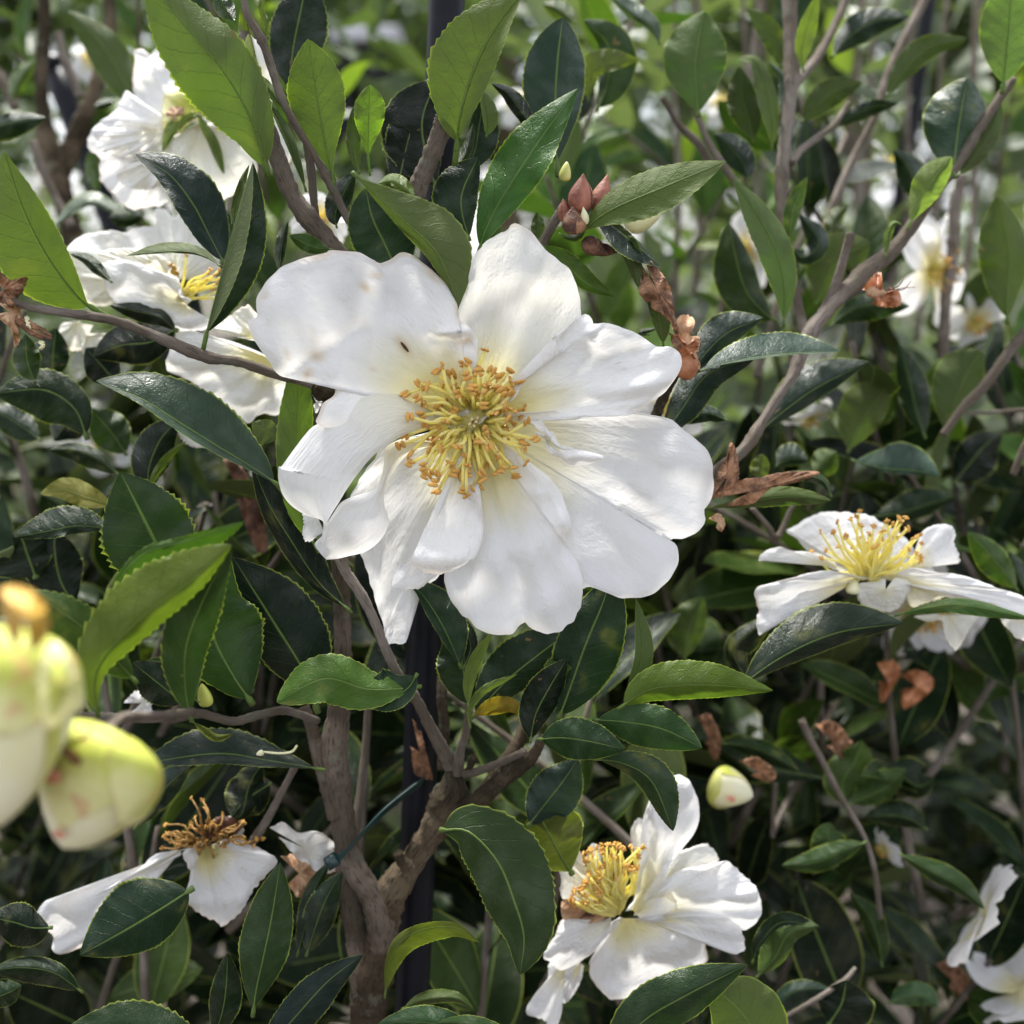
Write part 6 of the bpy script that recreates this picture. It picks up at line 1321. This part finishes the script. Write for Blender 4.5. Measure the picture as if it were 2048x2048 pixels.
fill(Cc, 10, (-150, 620), (-60, 560), (-3000, -1700), True)
fill(B, 20, (1250, 2150), (950, 1500), (-1900, -900), False)
fill(B, 18, (1250, 2150), (1450, 2100), (-1700, -800), False)
fill(B, 6, (1330, 2150), (550, 950), (-2000, -1000), lambda y: g.rand() < .3)
fill(B, 11, (1080, 2150), (0, 700), (-3000, -1300), True, (.030, .042))
# ------------------------------------------------------------------ rows of shrubs behind
def shrub_mesh(seed, h, rad, n, size=.05):
    g = np.random.RandomState(seed); fr = []
    stems = []
    for k in range(9):
        a = g.rand() * 6.28; rr = rad * (.3 + .7 * g.rand())
        top = np.array([rr * math.cos(a), rr * math.sin(a), h * (.75 + .25 * g.rand())])
        P = spline(np.array([[0, 0, .02], [top[0] * .4, top[1] * .4, h * .4], top]), 10)
        stems.append(P)
    for i in range(n):
        P = stems[g.randint(9)]
        t = .2 + .8 * g.rand() ** .7
        p = np.array([np.interp(t, np.linspace(0, 1, 10), P[:, k]) for k in range(3)]) + g.randn(3) * rad * .28
        p[2] = max(.1, p[2])
        d = g.randn(3) * .7 + np.array([p[0], p[1], rad * .8]) / rad * .8
        fr.append((p, leaf_frame(d, np.array([0, 0, 1.0]) + g.randn(3) * .5, g), size * (.7 + .6 * g.rand())))
    Vs, Fs, off = [], [], 0
    for P in stems:
        V, F, _ = tube_vf(P, np.linspace(.007, .003, 10), 6, .05, 1, off); Vs.append(V); Fs += F; off += len(V)
    return foliage_mesh('foliage', fr, g), mesh_data('stems', np.vstack(Vs), Fs, None, [M_BARK])
SH = [shrub_mesh(1, 1.0, .30, 1300), shrub_mesh(2, .92, .34, 1400), shrub_mesh(3, 1.1, .28, 1300)]
rows = []
gr = np.random.RandomState(5)
for j, (y0, nx, sp) in enumerate([(1.15, 4, .62), (1.9, 5, .7), (2.8, 6, .8), (4.0, 7, .95)]):
    for i in range(nx):
        rows.append((j, (i - (nx - 1) / 2) * sp + gr.randn() * .06, y0 + gr.randn() * .08))
cnt = {}
ORD = ['leftmost', 'second from the left', 'third from the left', 'fourth from the left', 'fifth from the left', 'sixth from the left', 'rightmost']
sides = {0: 'first', 1: 'second', 2: 'third', 3: 'last'}
for k, (j, x, y) in enumerate(rows):
    cnt[j] = cnt.get(j, 0) + 1
    r0 = empty('camellia_shrub', (x, y, 0), 'blurred leafy green shrub in the %s row behind, %s in its row' % (sides[j], ORD[(j, x) and cnt[j] - 1]), 'shrub', 'blurred green shrubs in the rows behind')
    fm, sm = SH[k % 3]
    sz = 1.0 + .12 * gr.randn()
    a = gr.rand() * 6.28
    mt = Matrix.Translation((x, y, 0)) @ Matrix.Rotation(a, 4, 'Z') @ Matrix.Diagonal((sz, sz, sz * (1.02 + .1 * gr.rand() - (.08 if j == 0 else 0)), 1))
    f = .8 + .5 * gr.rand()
    o = obj('foliage', fm, r0, (.11 * f, .14 * f, .095 * f, .24)); o.matrix_basis = mt; o['kind'] = 'stuff'  # foliage colour lifted and greyed in place of haze and glare
    o = obj('stems', sm, r0); o.matrix_basis = mt
    if j < 2:
        for q in range(1):
            if k % 2: continue
            a2 = -1.57 + gr.randn() * .9; zc = .55 + .45 * gr.rand()
            p = np.array([x + .3 * math.cos(a2), y + .3 * math.sin(a2), zc])
            rt = empty('camellia_flower', p, 'small white flower far out of focus in the rows of shrubs behind', 'flower', 'far out of focus white flowers in the rows behind')
            rr = .028 + .012 * gr.rand()
            qq = Vector((math.cos(a2), math.sin(a2), .4)).to_track_quat('Z', 'Y').to_matrix().to_4x4()
            for i in range(6):
                oo = obj('petal', PME[(i + q) % 5], rt, (.2, .6, 0, 1)); oo.matrix_basis = Matrix.Translation(p) @ qq @ Matrix.Rotation(1.047 * i, 4, 'Z') @ Matrix.Scale(rr, 4)
            oo = obj('stamens', SME, rt); oo.matrix_basis = Matrix.Translation(p) @ qq @ Matrix.Scale(rr, 4)
# trees closing the view
def tree(x, y, h, r_, seed, label):
    g = np.random.RandomState(seed)
    root = empty('tree', (x, y, 0), label, 'tree', 'dark trees closing the view')
    P = spline(np.array([[x, y, 0], [x + .1, y, h * .4], [x - .05, y, h * .8]]), 12)
    V, F, uv = tube_vf(P, np.linspace(.16, .05, 12), 10, .04, seed)
    obj('trunk', mesh_data('trunk', V, F, uv, [M_BARKG]), root)
    fr = []
    cl = [(g.randn(3) * np.array([r_ * .5, r_ * .5, h * .16]) + [x, y, h * .62], r_ * (.25 + .2 * g.rand())) for _ in range(16)]
    for i in range(2600):
        c, rr = cl[g.randint(16)]
        d = g.randn(3); d /= np.linalg.norm(d)
        fr.append((c + d * rr * (.6 + .5 * g.rand()), leaf_frame(d + g.randn(3) * .4, g.randn(3), g), .2 * (.7 + .6 * g.rand())))
    o = obj('crown', foliage_mesh('crown', fr, g), root, (.06, .085, .045, .35)); o['kind'] = 'stuff'  # crown colour lightened to imitate the hazy brightness behind
for i in range(9):
    tree(-6.4 + 1.6 * i + gr.randn() * .3, 8.0 + gr.randn() * .5, 3.4 + gr.rand() * 1.0, 1.1, 40 + i, 'dark blurred tree at the back of the nursery, %s' % ['at the far left', 'second from the left', 'left of the stake', 'behind the stake', 'in the middle', 'right of the middle', 'third from the right', 'second from the right', 'at the far right'][i])
for i in range(0, 7, 2):
    tree(-7.5 + 2.5 * i + gr.randn() * .3, 11.0 + gr.randn() * .5, 5.2 + gr.rand() * 1.0, 1.9, 60 + i, 'taller dark tree in the rearmost row, %s of the rearmost four' % ['leftmost', 'second from the left', 'third from the left', 'rightmost'][i // 2])
# bench edge and crate seen at the top of the picture
def box(parent, name, c, s, mat):
    V = np.array([(c[0] + sx * s[0] / 2, c[1] + sy * s[1] / 2, c[2] + sz * s[2] / 2) for sz in (-1, 1) for sy in (-1, 1) for sx in (-1, 1)])
    F = [[0, 2, 3, 1], [4, 5, 7, 6], [0, 1, 5, 4], [2, 6, 7, 3], [1, 3, 7, 5], [0, 4, 6, 2]]
    o = obj(name, mesh_data(name, V, F, None, [mat], False), parent)
    b = o.modifiers.new('edge', 'BEVEL'); b.width = .003; b.segments = 2
    return o
bp = W([735, 75, -14500]); 
bn = empty('potting_bench', (bp[0], bp[1], 0), 'low grey metal topped bench glimpsed left of the stake at the top', 'bench')
box(bn, 'bench_top', (bp[0], bp[1], bp[2]), (.115, .08, .024), M_GREY)
box(bn, 'bench_front', (bp[0], bp[1] - .02, bp[2] - .05), (.10, .02, .07), M_BLACK)
for sx in (-1, 1):
    for sy in (-1, 1): box(bn, 'leg', (bp[0] + sx * .045, bp[1] + sy * .03, (bp[2] - .01) / 2), (.02, .02, bp[2] - .01), M_BLACK)
